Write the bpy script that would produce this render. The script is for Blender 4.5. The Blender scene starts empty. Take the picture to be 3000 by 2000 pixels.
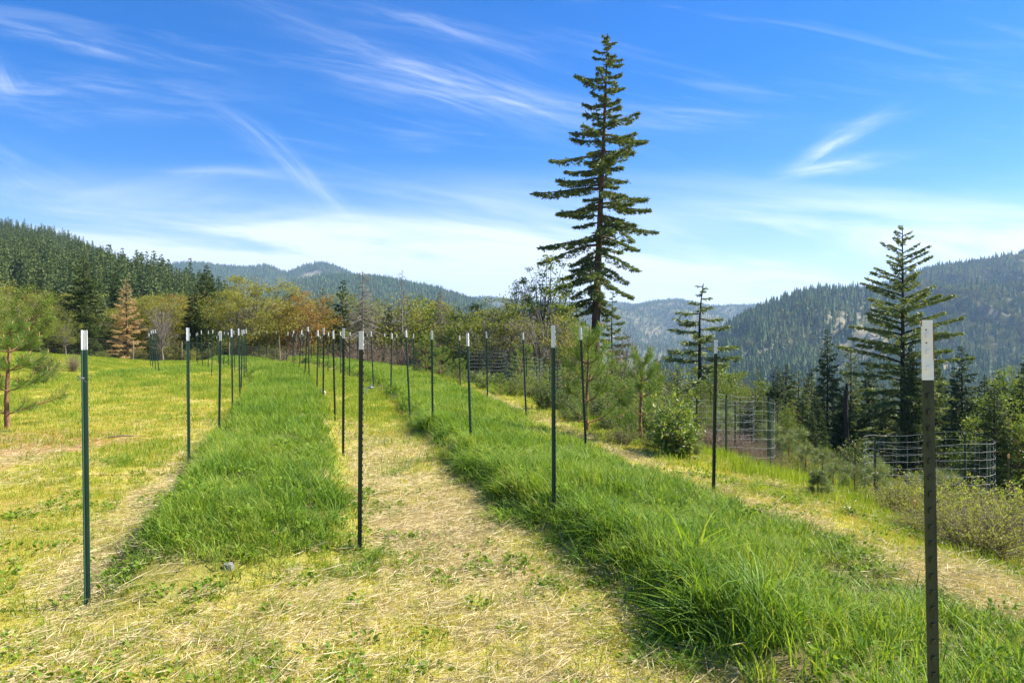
import bpy, math
import numpy as np
from math import radians as R_

SC = bpy.context.scene
COL = SC.collection
F = 2000.0          # focal length in pixels of the 3000 px wide photograph (24 mm)
EYE = 1.8
HOR = 985.0

# ------------------------------------------------------------------ camera
cam = bpy.data.cameras.new("camera"); cam.lens = 24; cam.sensor_width = 36
cam.clip_start = 0.05; cam.clip_end = 20000; cam.shift_y = -15 / 3000
co = bpy.data.objects.new("camera", cam); COL.objects.link(co)
co.location = (0, 0, EYE); co.rotation_euler = (R_(90), 0, 0)
SC.camera = co

# ------------------------------------------------------------------ light
SUN_EL, SUN_AZ = 47.0, 78.0      # azimuth from +Y towards +X
SC.view_settings.view_transform = 'Standard'; SC.view_settings.look = 'None'
SC.view_settings.gamma = 1.0; SC.view_settings.exposure = 1.38
SC.cycles.max_bounces = 6; SC.cycles.diffuse_bounces = 3; SC.cycles.transmission_bounces = 3; SC.cycles.glossy_bounces = 2
sl = bpy.data.lights.new("sun", 'SUN'); sl.energy = 4.6; sl.angle = R_(0.5); sl.color = (1.0, 0.95, 0.86)
so = bpy.data.objects.new("sun", sl); COL.objects.link(so)
so.rotation_euler = (R_(90 - SUN_EL), 0, R_(180 - SUN_AZ)); so.location = (30, 10, 40)

W = bpy.data.worlds.new("World"); SC.world = W; W.use_nodes = True
NT = W.node_tree; NT.nodes.clear()

class NB:
    """small helper for building node graphs"""
    def __init__(s, nt): s.t = nt
    def n(s, typ, **kw):
        o = s.t.nodes.new(typ)
        for k, v in kw.items(): setattr(o, k, v)
        return o
    def put(s, sock, v):
        if isinstance(v, bpy.types.NodeSocket): s.t.links.new(v, sock)
        else: sock.default_value = v
    def m(s, op, a, b=None, c=None, clamp=False):
        o = s.n('ShaderNodeMath', operation=op); o.use_clamp = clamp
        s.put(o.inputs[0], a)
        if b is not None: s.put(o.inputs[1], b)
        if c is not None: s.put(o.inputs[2], c)
        return o.outputs[0]
    def xyz(s, x, y, z):
        o = s.n('ShaderNodeCombineXYZ'); s.put(o.inputs[0], x); s.put(o.inputs[1], y); s.put(o.inputs[2], z)
        return o.outputs[0]
    def noise(s, vec, scale, detail=3, rough=.55, dist=0.0):
        o = s.n('ShaderNodeTexNoise'); s.put(o.inputs['Vector'], vec); s.put(o.inputs['Scale'], scale)
        s.put(o.inputs['Detail'], detail); s.put(o.inputs['Roughness'], rough); s.put(o.inputs['Distortion'], dist)
        return o.outputs[0]
    def ramp(s, fac, stops, interp='LINEAR'):
        o = s.n('ShaderNodeValToRGB'); s.put(o.inputs[0], fac); e = o.color_ramp; e.interpolation = interp
        while len(e.elements) < len(stops): e.elements.new(1.0)
        for i, (p, c) in enumerate(stops):
            e.elements[i].position = p; e.elements[i].color = (*c, 1) if len(c) == 3 else c
        return o.outputs[0]
    def mix(s, f, a, b, blend='MIX'):
        o = s.n('ShaderNodeMix', data_type='RGBA', blend_type=blend); s.put(o.inputs[0], f)
        for i, v in ((6, a), (7, b)):
            if isinstance(v, tuple) and len(v) == 3: v = (*v, 1)
            s.put(o.inputs[i], v)
        return o.outputs[2]
    def smooth(s, v, a, b):
        o = s.n('ShaderNodeMapRange', interpolation_type='SMOOTHSTEP'); s.put(o.inputs[0], v)
        o.inputs[1].default_value = a; o.inputs[2].default_value = b
        return o.outputs[0]

b = NB(NT)
sky = b.n('ShaderNodeTexSky', sky_type='NISHITA'); sky.sun_disc = False
sky.sun_elevation = R_(SUN_EL); sky.sun_rotation = R_(SUN_AZ)
sky.altitude = 300; sky.air_density = 1.0; sky.dust_density = 0.25; sky.ozone_density = 4.0
tc = b.n('ShaderNodeTexCoord'); sp = b.n('ShaderNodeSeparateXYZ'); NT.links.new(tc.outputs['Generated'], sp.inputs[0])
dx, dy, dz = sp.outputs
yy = b.m('MAXIMUM', dy, .05)
U = b.m('DIVIDE', dx, yy); V = b.m('DIVIDE', dz, yy)
warp = b.noise(b.xyz(U, V, 0.0), 2.2, 3)
warp = b.m('SUBTRACT', warp, .5)
total = None
def addf(v):
    global total
    total = v if total is None else b.m('ADD', total, v)
# cirrus wisps: centre (u,v) of the photograph, slope angle, half length, half width, strength, curvature, streak scale
WISPS = [(240, 125, -11, 330, 26, .50, 0, 6), (230, 265, -3, 420, 60, .40, 0, 5), (20, 235, -50, 55, 34, .55, -.004, 3),
         (820, 440, -42, 200, 30, .42, .0006, 5), (930, 545, -38, 190, 24, .36, 0, 5),
         (1330, 260, -14, 420, 70, .46, 0.0001, 7), (1500, 300, -8, 330, 36, .42, 0.0, 6), (1950, 345, -3, 320, 34, .36, 0, 6),
         (1150, 55, -10, 500, 42, .22, 0, 7), (1380, 110, -17, 350, 28, .20, 0, 6),
         (2460, 420, 31, 120, 30, 1.0, 0, 4), (2400, 490, 14, 120, 16, .9, 0, 4), (2500, 480, 5, 170, 30, .4, 0, 4), (2560, 350, 12, 120, 16, .4, 0, 4),
         (60, 500, -25, 200, 60, .5, 0, 4), (560, 510, 5, 280, 22, .42, 0.0003, 5), (1150, 170, -20, 420, 34, .25, 0, 6)]
for i, (u, v, ang, L, Wd, st, cv, ks) in enumerate(WISPS):
    cu, cvv = (u - 1500) / F, (HOR - v) / F; L /= F; Wd /= F; a = R_(ang)
    du = b.m('SUBTRACT', U, cu); dv = b.m('SUBTRACT', V, cvv)
    al = b.m('ADD', b.m('MULTIPLY', du, math.cos(a)), b.m('MULTIPLY', dv, math.sin(a)))
    ac = b.m('SUBTRACT', b.m('MULTIPLY', dv, math.cos(a)), b.m('MULTIPLY', du, math.sin(a)))
    ac = b.m('ADD', ac, b.m('MULTIPLY', warp, Wd * 1.6))
    if cv: ac = b.m('ADD', ac, b.m('MULTIPLY', b.m('MULTIPLY', al, al), cv * F))
    r2 = b.m('ADD', b.m('POWER', b.m('ABSOLUTE', b.m('DIVIDE', al, L)), 2.0), b.m('POWER', b.m('ABSOLUTE', b.m('DIVIDE', ac, Wd)), 2.0))
    g = b.m('POWER', 2.718, b.m('MULTIPLY', r2, -1.0))
    nz = b.noise(b.xyz(b.m('MULTIPLY', al, 3.0), b.m('ADD', b.m('MULTIPLY', ac, 5.0 * ks), b.m('MULTIPLY', al, 1.3)), i * 3.7), 2.0, 6, .62, .4)
    nz = b.m('ADD', b.smooth(nz, .40, .72), .12)
    addf(b.m('MULTIPLY', b.m('MULTIPLY', g, nz), st * .58))
# low thin veil in bands above the skyline
veil = b.m('MULTIPLY', b.smooth(V, .265, .05), 1.5)
vn = b.noise(b.xyz(b.m('MULTIPLY', U, 1.0), b.m('ADD', b.m('MULTIPLY', V, 6.5), b.m('MULTIPLY', U, .55)), 4.0), 1.7, 6, .58, .5)
vn = b.m('ADD', b.smooth(vn, .36, .66), .25)
addf(b.m('MULTIPLY', veil, vn))
vn2 = b.noise(b.xyz(b.m('MULTIPLY', U, 1.3), b.m('ADD', b.m('MULTIPLY', V, 14.0), b.m('MULTIPLY', U, 2.2)), 9.0), 1.9, 6, .6, .6)
addf(b.m('MULTIPLY', b.m('MULTIPLY', b.smooth(vn2, .52, .75), .10), b.smooth(V, .02, .25)))
alpha = b.m('MULTIPLY', b.m('MINIMUM', total, .85), b.smooth(dy, .03, .3))
hs = b.n('ShaderNodeHueSaturation'); hs.inputs['Saturation'].default_value = 1.46; hs.inputs['Hue'].default_value = .513; hs.inputs['Value'].default_value = 1.0
NT.links.new(sky.outputs[0], hs.inputs['Color'])
skyc = b.mix(alpha, hs.outputs[0], (6.4, 6.8, 7.3))
bg = b.n('ShaderNodeBackground'); bg.inputs[1].default_value = 0.077
NT.links.new(skyc, bg.inputs[0])
wo = b.n('ShaderNodeOutputWorld'); NT.links.new(bg.outputs[0], wo.inputs[0])

# ------------------------------------------------------------------ numeric helpers
_rt = np.random.default_rng(7).random((256, 256))
def vnoise(x, y, seed=0):
    x = np.asarray(x, float) + seed * 17.31; y = np.asarray(y, float) + seed * 9.77
    xi = np.floor(x).astype(int); yi = np.floor(y).astype(int); fx = x - xi; fy = y - yi
    fx = fx * fx * (3 - 2 * fx); fy = fy * fy * (3 - 2 * fy)
    g = lambda a, c: _rt[a & 255, c & 255]
    return (g(xi, yi) * (1 - fx) + g(xi + 1, yi) * fx) * (1 - fy) + (g(xi, yi + 1) * (1 - fx) + g(xi + 1, yi + 1) * fx) * fy
def fbm(x, y, seed=0, oct=4):
    s = 0; a = .5; t = 0
    for o in range(oct):
        s = s + a * vnoise(x * 2 ** o, y * 2 ** o, seed + o); t += a; a *= .5
    return s / t
def ss(a, c, v):
    t = np.clip((v - a) / (c - a), 0, 1); return t * t * (3 - 2 * t)

def bend(y):
    q = np.clip(y - 18, 0, 27); return .006 * q * q + .32 * np.clip(y - 45, 0, 1e5)
def lA(y): return -1.4 - .32 * y - bend(y)
def lC(y): return .4 - .3 * y - bend(y)
def lD(y): return 1.72 - .268 * y - bend(y)
def lE(y): return 4.3 - .27 * y - bend(y) - .45 * ss(6.8, 4.2, y)

def berm1(x, y):
    wob = .35 * (fbm(x * .9, y * .9, 3) - .5)
    t = (x - lA(y) + wob) / (lC(y) - lA(y))
    return ss(-.02, .22, t) * ss(1.06, .85, t) * ss(4.1, 6.0, y - .45 * np.clip(x - lA(y), 0, 3) + wob * 2.2 + .35 * np.sin(x * 2.1)) * ss(48, 44, y)
def berm2(x, y):
    wob = .4 * (fbm(x * .9, y * .9, 5) - .5)
    t = (x - lD(y) + .10 - .46 * ss(8.5, 4.5, y) + wob) / (lE(y) - lD(y) + .1)
    return ss(-.03, .17, t) * ss(1.04, .9, t) * ss(49, 45, y) * ss(-1.0, 0, y)
def tb2(x, y): return np.clip((x - lD(y)) / (lE(y) - lD(y)), 0, 1)
def island(x, y):
    return ss(2.7, 1.9, np.hypot((x + 15.6) / 1.0, (y - 31.2) / 2.0))

# hills: crest silhouettes (u, v of the bare crest), crest distance, foot distance, foot height
HILLS = [
    dict(u=[-900, -400, 0, 100, 200, 330, 430, 480, 560, 620, 700], v=[500, 600, 714, 732, 768, 825, 862, 892, 945, 1005, 1080], d=560, f=78, zf=-7, a=7, l=90, p=1.45),
    dict(u=[200, 420, 480, 540, 600, 700, 780, 840, 880, 930, 960, 1010, 1060, 1200], v=[840, 800, 783, 774, 778, 788, 780, 802, 786, 774, 777, 795, 820, 900], d=3000, f=1900, zf=-60, a=60, l=420),
    dict(u=[700, 860, 950, 1000, 1100, 1180, 1260, 1330, 1400, 1470, 1560, 1700], v=[900, 835, 815, 816, 818, 832, 850, 870, 892, 925, 980, 1060], d=2000, f=900, zf=-66, a=34, l=260),
    dict(u=[1150, 1300, 1400, 1440, 1500, 1600, 1700, 1800, 1860, 1890, 1930, 1960, 2020, 2080, 2130, 2200, 2300, 2500], v=[900, 885, 873, 872, 884, 893, 889, 888, 898, 896, 888, 886, 890, 908, 904, 905, 905, 900], d=4200, f=2100, zf=-66, a=130, l=600),
    dict(u=[1900, 2080, 2140, 2180, 2250, 2330, 2400, 2460, 2520, 2600, 2700, 2900], v=[1120, 1010, 965, 940, 905, 872, 858, 855, 862, 880, 930, 1040], d=1250, f=830, zf=-68, a=38, l=130),
    dict(u=[2300, 2440, 2560, 2650, 2740, 2800, 2850, 2900, 2960, 3000, 3200, 3800], v=[905, 870, 860, 822, 795, 790, 783, 775, 762, 752, 715, 650], d=1700, f=900, zf=-68, a=85, l=190),
]
def zhill(i, x, y):
    h = HILLS[i]; yp = np.maximum(y, 1.0); q = x / yp
    u = 1500 + F * q
    v = np.interp(u, h['u'], h['v'])
    dc = h['d'] * (1 + .10 * (fbm(q * 6, q * 0 + i, 11 + i) - .5))
    zc = EYE + (HOR - v) / F * dc
    t = (y - h['f']) / (dc - h['f'])
    tc_ = np.clip(t, 0, 1)
    z = h['zf'] + (zc - h['zf']) * (tc_ ** h.get('p', .92))
    sp_ = 1 - np.abs(2 * fbm(x / h['l'], y / (h['l'] * 1.9), 20 + i, 4) - 1)
    z = z + h['a'] * (sp_ - .75) * 2 * np.sin(np.pi * np.clip(t, 0, 1)) ** .8
    z = np.where(t > 1, zc - .35 * (y - dc), z)
    z = np.where(t < 0, h['zf'] + (y - h['f']) * .25, z)
    out = ss(h['u'][0] - 60, h['u'][0], u) * (1 - ss(h['u'][-1], h['u'][-1] + 60, u))
    return np.where(y > h['f'] * .5, z, -500) - (1 - out) * 500

def znear(x, y):
    e = x - lE(y)
    s = .27 - .05 * ss(12, 45, y)
    ee = np.clip(e - .55, 0, None)
    d1 = s * (np.sqrt(ee * ee + .16) - .4) + .22 * np.clip(e - 34, 0, None)
    q = x / np.maximum(y, 1.0)
    w = .05 + .25 * ss(-.50, -.22, q)
    d2 = np.clip(y - 45, 0, None) * w
    z0 = .12 * ss(5, 24, y)
    xb = -11.2 - .34 * (y - 8)
    bank = .17 * np.clip(xb - x, 0, None)
    bank = np.where(bank > 0, 2.6 * (1 - np.exp(-bank / 2.6)), 0) * ss(60, 30, y)
    z = z0 - d1 - d2 + bank
    r = np.hypot(x, y)
    lump = (.10 * (fbm(x * .35, y * .35, 1) - .5) + .05 * (fbm(x * 1.6, y * 1.6, 2) - .5)) * ss(0, 3, r)
    rough = 1 + 5 * ss(1.5, 6, e) * ss(400, 20, r)
    z = z + lump * rough + .27 * berm1(x, y) + (.27 - .30 * tb2(x, y) * ss(30, 12, y)) * berm2(x, y) + .12 * island(x, y)
    z = z + 6 * (fbm(x / 60, y / 60, 8) - .5) * ss(60, 160, r)
    return np.maximum(z, -68 + 1.5 * fbm(x / 90, y / 90, 9))
def zter(x, y, which=False):
    x = np.asarray(x, float); y = np.asarray(y, float)
    z = znear(x, y); k = np.zeros(z.shape, int)
    for i in range(len(HILLS)):
        zh = zhill(i, x, y); k = np.where(zh > z, i + 1, k); z = np.maximum(z, zh)
    return (z, k) if which else z
def tz(x, y): return float(zter(np.array([x]), np.array([y]))[0])

# ------------------------------------------------------------------ mesh helpers
class MB:
    def __init__(s): s.v = []; s.f = []; s.n = 0; s.m = []
    def add(s, v, f, mi=0):
        v = np.asarray(v, float).reshape(-1, 3); f = np.asarray(f, int)
        if len(v) == 0 or len(f) == 0: return
        s.v.append(v); s.f.append(f + s.n); s.m.append(mi); s.n += len(v)
    def mesh(s, name, mats, smooth=False):
        me = bpy.data.meshes.new(name)
        V_ = np.concatenate(s.v) if s.v else np.zeros((0, 3))
        nf = sum(len(f) for f in s.f)
        li = np.concatenate([f.ravel() for f in s.f]); tot = np.concatenate([np.full(len(f), f.shape[1]) for f in s.f])
        st = np.concatenate([[0], np.cumsum(tot)[:-1]])
        me.vertices.add(len(V_)); me.vertices.foreach_set('co', V_.ravel())
        me.loops.add(len(li)); me.loops.foreach_set('vertex_index', li.astype(np.int32))
        me.polygons.add(nf); me.polygons.foreach_set('loop_start', st.astype(np.int32)); me.polygons.foreach_set('loop_total', tot.astype(np.int32))
        for m in (mats if isinstance(mats, (list, tuple)) else [mats]): me.materials.append(m)
        mi = np.concatenate([np.full(len(f), k) for f, k in zip(s.f, s.m)]); me.polygons.foreach_set('material_index', mi.astype(np.int32))
        me.polygons.foreach_set('use_smooth', np.full(nf, smooth))
        me.update(calc_edges=True); return me
    def obj(s, name, mats, parent=None, smooth=False, link=True):
        o = bpy.data.objects.new(name, s.mesh(name, mats, smooth))
        if link: COL.objects.link(o)
        if parent is not None: o.parent = parent
        return o

def unit(v): return v / np.maximum(np.linalg.norm(v, axis=-1, keepdims=True), 1e-9)
def tubes(mb, P, Rr, sides=5, mi=0, cap=True):
    """P (n,k,3) centre lines, Rr (n,k) radii"""
    P = np.asarray(P, float); Rr = np.asarray(Rr, float)
    if P.ndim == 2: P = P[None]; Rr = Rr[None]
    n, k, _ = P.shape
    T = np.gradient(P, axis=1); T = unit(T)
    ref = np.where(np.abs(T[:, :1, 2:3]) > .8, np.array([1., 0, 0]), np.array([0, 0, 1.])) * np.ones_like(T)
    A = unit(np.cross(T, ref)); B = np.cross(T, A)
    th = np.arange(sides) * 2 * np.pi / sides
    ring = P[:, :, None] + Rr[:, :, None, None] * (A[:, :, None] * np.cos(th)[:, None] + B[:, :, None] * np.sin(th)[:, None])
    i = np.arange(n)[:, None, None] * k * sides + np.arange(k - 1)[None, :, None] * sides + np.arange(sides)[None, None, :]
    j = np.arange(n)[:, None, None] * k * sides + np.arange(k - 1)[None, :, None] * sides + ((np.arange(sides) + 1) % sides)[None, None, :]
    f = np.stack([i, j, j + sides, i + sides], -1).reshape(-1, 4)
    mb.add(ring.reshape(-1, 3), f, mi)
def diamonds(mb, C, D, L, Wd, rng, bend_=0., mi=0):
    """leaf shaped quads: base C, direction D, length L, width Wd"""
    C = np.asarray(C).reshape(-1, 3); D = unit(np.asarray(D).reshape(-1, 3)); n = len(C)
    if n == 0: return
    L = np.broadcast_to(L, (n,))[:, None]; Wd = np.broadcast_to(Wd, (n,))[:, None]
    S = unit(np.cross(D, rng.normal(size=(n, 3))))
    N = np.cross(S, D)
    p0 = C; p1 = C + D * L * .45 + S * Wd * .5 + N * L * bend_; p2 = C + D * L; p3 = C + D * L * .45 - S * Wd * .5 + N * L * bend_
    V_ = np.stack([p0, p1, p2, p3], 1).reshape(-1, 3)
    mb.add(V_, np.arange(n * 4).reshape(-1, 4), mi)
def box(mb, lo, hi, mi=0):
    x0, y0, z0 = lo; x1, y1, z1 = hi
    v = [(x0, y0, z0), (x1, y0, z0), (x1, y1, z0), (x0, y1, z0), (x0, y0, z1), (x1, y0, z1), (x1, y1, z1), (x0, y1, z1)]
    mb.add(v, [(0, 3, 2, 1), (4, 5, 6, 7), (0, 1, 5, 4), (1, 2, 6, 5), (2, 3, 7, 6), (3, 0, 4, 7)], mi)

def tag(o, label=None, cat=None, group=None, kind=None):
    if label:
        nw = len(label.split())
        if not 4 <= nw <= 16: print("LABELLEN", nw, label)
        o['label'] = label
    if cat: o['category'] = cat
    if group: o['group'] = group
    if kind: o['kind'] = kind
    return o
def empty(name, loc, rz=0.0, sc=(1, 1, 1)):
    o = bpy.data.objects.new(name, None); COL.objects.link(o); o.location = loc; o.rotation_euler = (0, 0, rz); o.scale = sc
    o.empty_display_size = .2
    return o
def place(name, parts, loc, rz=0., sc=(1, 1, 1), label=None, cat=None, group=None, tilt=(0, 0)):
    """a thing: an Empty that parents one object per part; parts = [(name, mesh)] share their mesh data"""
    r = empty(name, loc, rz, sc); r.rotation_euler = (tilt[0], tilt[1], rz)
    for pn, me in parts:
        p = bpy.data.objects.new(pn, me); COL.objects.link(p); p.parent = r
    return tag(r, label, cat, group)

# ------------------------------------------------------------------ materials
def new_mat(name):
    m = bpy.data.materials.new(name); m.use_nodes = True; m.node_tree.nodes.clear(); return m, NB(m.node_tree)
def finish(m, bb, shader):
    o = bb.n('ShaderNodeOutputMaterial'); bb.t.links.new(shader, o.inputs[0]); return m
def leaf_mat(name, cols, trans=.35, rough=.5, spec=.3, objvar=.25, patch=0.0, pscale=3.0, tcol=(1.25, 1.2, .55)):
    """cols: list of colours spread over the leaves; each leaf island gets its own"""
    m, bb = new_mat(name)
    g = bb.n('ShaderNodeNewGeometry'); oi = bb.n('ShaderNodeObjectInfo')
    f = g.outputs['Random Per Island']
    f = bb.m('ADD', bb.m('MULTIPLY', f, 1 - objvar), bb.m('MULTIPLY', oi.outputs['Random'], objvar))
    if patch:
        nz = bb.noise(g.outputs['Position'], pscale, 3)
        f = bb.m('ADD', f, bb.m('MULTIPLY', bb.m('SUBTRACT', nz, .5), patch), clamp=True)
    n = len(cols)
    c = bb.ramp(f, [(i / max(1, n - 1), cc) for i, cc in enumerate(cols)])
    p = bb.n('ShaderNodeBsdfPrincipled'); bb.put(p.inputs['Base Color'], c)
    p.inputs['Roughness'].default_value = rough; p.inputs['Specular IOR Level'].default_value = spec
    t = bb.n('ShaderNodeBsdfTranslucent'); bb.put(t.inputs[0], bb.mix(1.0, c, tcol, 'MULTIPLY'))
    x = bb.n('ShaderNodeMixShader'); x.inputs[0].default_value = trans
    bb.t.links.new(p.outputs[0], x.inputs[1]); bb.t.links.new(t.outputs[0], x.inputs[2])
    return finish(m, bb, x.outputs[0])
def solid_mat(name, c1, c2, scale=8, rough=.8, spec=.2, stretch=(1, 1, 1), bump=0.0, metal=0.0, detail=4, obj=True):
    m, bb = new_mat(name)
    t = bb.n('ShaderNodeTexCoord'); mp = bb.n('ShaderNodeMapping'); mp.inputs['Scale'].default_value = stretch
    bb.t.links.new(t.outputs['Object'], mp.inputs[0])
    nz = bb.noise(mp.outputs[0], scale, detail, .6)
    c = bb.ramp(nz, [(.3, c1), (.7, c2)])
    p = bb.n('ShaderNodeBsdfPrincipled'); bb.put(p.inputs['Base Color'], c); p.inputs['Roughness'].default_value = rough
    p.inputs['Specular IOR Level'].default_value = spec; p.inputs['Metallic'].default_value = metal
    if bump:
        bp = bb.n('ShaderNodeBump'); bp.inputs['Strength'].default_value = bump; bp.inputs['Distance'].default_value = .02
        bb.put(bp.inputs['Height'], nz); bb.t.links.new(bp.outputs[0], p.inputs['Normal'])
    return finish(m, bb, p.outputs[0])

M = {}
M['bark'] = solid_mat('bark', (.035, .022, .015), (.16, .095, .06), 5, .95, .1, (1, 1, .25), .8)
M['bark_dark'] = solid_mat('bark_dark', (.02, .017, .014), (.075, .06, .048), 6, .95, .1, (1, 1, .3), .8)
M['bark_grey'] = solid_mat('bark_grey', (.12, .105, .085), (.33, .30, .25), 5, .95, .1, (1, 1, .3), .5)
M['bark_pine'] = solid_mat('bark_pine', (.10, .05, .028), (.36, .20, .11), 14, .95, .1, (1, 1, .4), .9)
M['bark_madrone'] = solid_mat('bark_madrone', (.12, .06, .035), (.42, .27, .16), 4, .8, .2, (1, 1, .4), .3)
M['twig'] = solid_mat('twig', (.14, .10, .075), (.33, .25, .18), 6, .9, .1)
M['fir'] = leaf_mat('fir_needles', [(.035, .055, .018), (.06, .095, .024), (.10, .14, .034), (.16, .19, .05)], .22, .55, .25)
M['fir_blue'] = leaf_mat('blue_fir_needles', [(.035, .06, .03), (.06, .10, .045), (.11, .15, .06), (.17, .20, .09)], .22, .55, .25)
M['hero'] = leaf_mat('old_fir_needles', [(.05, .085, .025), (.11, .155, .042), (.21, .26, .065), (.33, .37, .11)], .22, .5, .3)
M['pine'] = leaf_mat('pine_needles', [(.06, .10, .02), (.11, .16, .032), (.17, .22, .05), (.24, .28, .075)], .28, .5, .3)
M['brown'] = leaf_mat('dying_needles', [(.42, .29, .13), (.52, .37, .18), (.60, .45, .24), (.30, .28, .09)], .3, .7, .15, .1, .5, 1.2, (1.2, 1.0, .7))
M['deadtwig'] = leaf_mat('dead_twigs', [(.15, .12, .09), (.28, .23, .17), (.38, .34, .25)], .05, .9, .1, .1)
M['redtwig'] = leaf_mat('dead_brown_twigs', [(.12, .08, .06), (.22, .15, .11), (.30, .22, .17)], .05, .9, .1, .1)
M['oak'] = leaf_mat('oak_leaves', [(.13, .15, .024), (.23, .24, .035), (.34, .34, .055), (.30, .24, .06)], .4, .5, .25, .2, .3, .8)
M['oak2'] = leaf_mat('green_oak_leaves', [(.08, .10, .016), (.15, .18, .025), (.24, .27, .04), (.33, .33, .06)], .4, .5, .25, .2, .3, .8)
M['orange'] = leaf_mat('orange_leaves', [(.20, .13, .03), (.33, .20, .04), (.42, .22, .06), (.22, .19, .03)], .4, .6, .2, .1, .6, .6)
M['madrone'] = leaf_mat('madrone_leaves', [(.06, .10, .014), (.12, .18, .022), (.20, .27, .035), (.30, .34, .06)], .35, .45, .25, .2)
M['shrub'] = leaf_mat('shrub_leaves', [(.03, .06, .012), (.07, .12, .025), (.13, .19, .04), (.24, .30, .09)], .3, .45, .25, .2)
M['bigleaf'] = leaf_mat('broad_leaves', [(.07, .13, .02), (.14, .22, .03), (.24, .32, .05), (.36, .40, .12)], .4, .35, .5, .1)
M['budleaf'] = leaf_mat('spring_bud_leaves', [(.22, .27, .03), (.34, .38, .05), (.42, .43, .09)], .4, .5, .3, .1)
M['needle'] = leaf_mat('long_needles', [(.07, .13, .02), (.12, .21, .03), (.19, .29, .045), (.30, .37, .08)], .32, .45, .35)
M['needle2'] = leaf_mat('silvery_long_needles', [(.09, .13, .045), (.15, .20, .07), (.24, .29, .12), (.36, .39, .20)], .32, .4, .4)
M['candle'] = leaf_mat('pine_candles', [(.45, .22, .09), (.62, .36, .17)], .15, .6, .2)
M['tall'] = leaf_mat('tall_grass_blades', [(.045, .105, .016), (.105, .205, .022), (.185, .31, .03), (.31, .41, .045), (.46, .43, .13)], .42, .5, .2, .3, 1.0, .7, (1.3, 1.25, .5))
M['short'] = leaf_mat('short_grass_blades', [(.19, .24, .022), (.33, .35, .028), (.46, .41, .05), (.54, .38, .14)], .4, .5, .25, .6, .7, .8, (1.2, 1.15, .6))
M['green'] = leaf_mat('mid_grass_blades', [(.11, .19, .022), (.18, .28, .025), (.27, .36, .03), (.36, .38, .05)], .4, .5, .25, .6, .5, .8)
M['straw'] = leaf_mat('straw_stalks', [(.40, .31, .14), (.56, .46, .23), (.70, .60, .36), (.32, .22, .10)], .2, .7, .2, .3)
M['weed'] = leaf_mat('weed_leaves', [(.10, .19, .02), (.17, .27, .03), (.27, .36, .04)], .35, .6, .12, .3)
M['far1'] = leaf_mat('far_conifer', [(.035, .08, .025), (.075, .135, .038), (.14, .20, .052), (.26, .29, .09)], .1, .7, .1, .55, .5, .02)
M['far2'] = leaf_mat('far_broadleaf', [(.09, .13, .03), (.17, .20, .045), (.25, .25, .07), (.24, .20, .11)], .15, .7, .1, .6, .5, .02)
M['far3'] = leaf_mat('far_bare_trees', [(.2, .16, .13), (.28, .23, .19), (.36, .31, .26)], .05, .8, .1, .5)
M['near1'] = leaf_mat('hillside_conifer', [(.05, .09, .024), (.095, .145, .036), (.15, .20, .055), (.24, .27, .09)], .2, .6, .2, .5)
M['near2'] = leaf_mat('hillside_broadleaf', [(.11, .16, .025), (.19, .24, .035), (.27, .31, .05), (.32, .27, .09)], .25, .5, .3, .5)
M['paint_green'] = solid_mat('green_post_paint', (.028, .075, .048), (.048, .115, .072), 9, .42, .45, (1, 1, .2), .05)
M['paint_half_shade'] = solid_mat('half_shaded_post_paint', (.018, .045, .03), (.03, .07, .045), 9, .45, .4, (1, 1, .2), .05)  # same green post paint, toned down: part of the shade is in the colour
M['paint_shade'] = solid_mat('shaded_post_paint', (.012, .022, .012), (.045, .055, .025), 30, .55, .4, (1, 1, .15), .2)  # post paint darkened to near black, shadow side put into the colour
M['paint_white'] = solid_mat('white_post_paint', (.72, .71, .68), (.84, .84, .82), 12, .5, .3, (1, 1, .3), .05)
M['rust'] = solid_mat('rust', (.16, .06, .02), (.35, .15, .05), 60, .9, .1)
M['wire'] = solid_mat('galvanised_wire', (.36, .36, .34), (.55, .55, .52), 20, .6, .3)
M['wire_dark'] = solid_mat('dull_wire', (.10, .10, .09), (.25, .24, .22), 20, .6, .4)
M['pvc'] = solid_mat('white_pipe', (.72, .71, .66), (.82, .81, .77), 8, .35, .5)
M['valve'] = solid_mat('grey_valve', (.22, .24, .27), (.34, .36, .40), 15, .5, .4)
M['wood'] = solid_mat('grey_wood', (.22, .18, .13), (.42, .35, .26), 8, .9, .1, (1, 1, .2))
M['stone'] = solid_mat('stone', (.16, .155, .145), (.28, .27, .25), 10, .9, .15, bump=.4)

# ground material
m, bb = new_mat('ground')
g = bb.n('ShaderNodeNewGeometry'); pos = g.outputs['Position']
def attr(bb, n):
    a = bb.n('ShaderNodeAttribute'); a.attribute_name = n; return a.outputs['Fac']
n1 = bb.noise(pos, .9, 5, .6); n2 = bb.noise(pos, 9.0, 6, .7); n3 = bb.noise(pos, 45.0, 4, .7)
turf = bb.ramp(bb.m('ADD', bb.m('MULTIPLY', n1, .5), bb.m('MULTIPLY', n2, .5)), [(.32, (.19, .22, .03)), (.44, (.36, .35, .05)), (.53, (.48, .41, .09)), (.62, (.50, .36, .17))])
strw = bb.ramp(bb.m('ADD', bb.m('MULTIPLY', n3, .55), bb.m('MULTIPLY', n2, .45)), [(.30, (.26, .18, .08)), (.45, (.46, .36, .17)), (.62, (.62, .52, .28))])
st = attr(bb, 'straw'); stf = bb.smooth(bb.m('ADD', st, bb.m('MULTIPLY', bb.m('SUBTRACT', n2, .5), 1.1)), .30, .75)
c = bb.mix(stf, turf, strw)
soil = bb.ramp(n2, [(.3, (.035, .045, .015)), (.6, (.10, .09, .04))])
c = bb.mix(attr(bb, 'thick'), c, soil)
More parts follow.
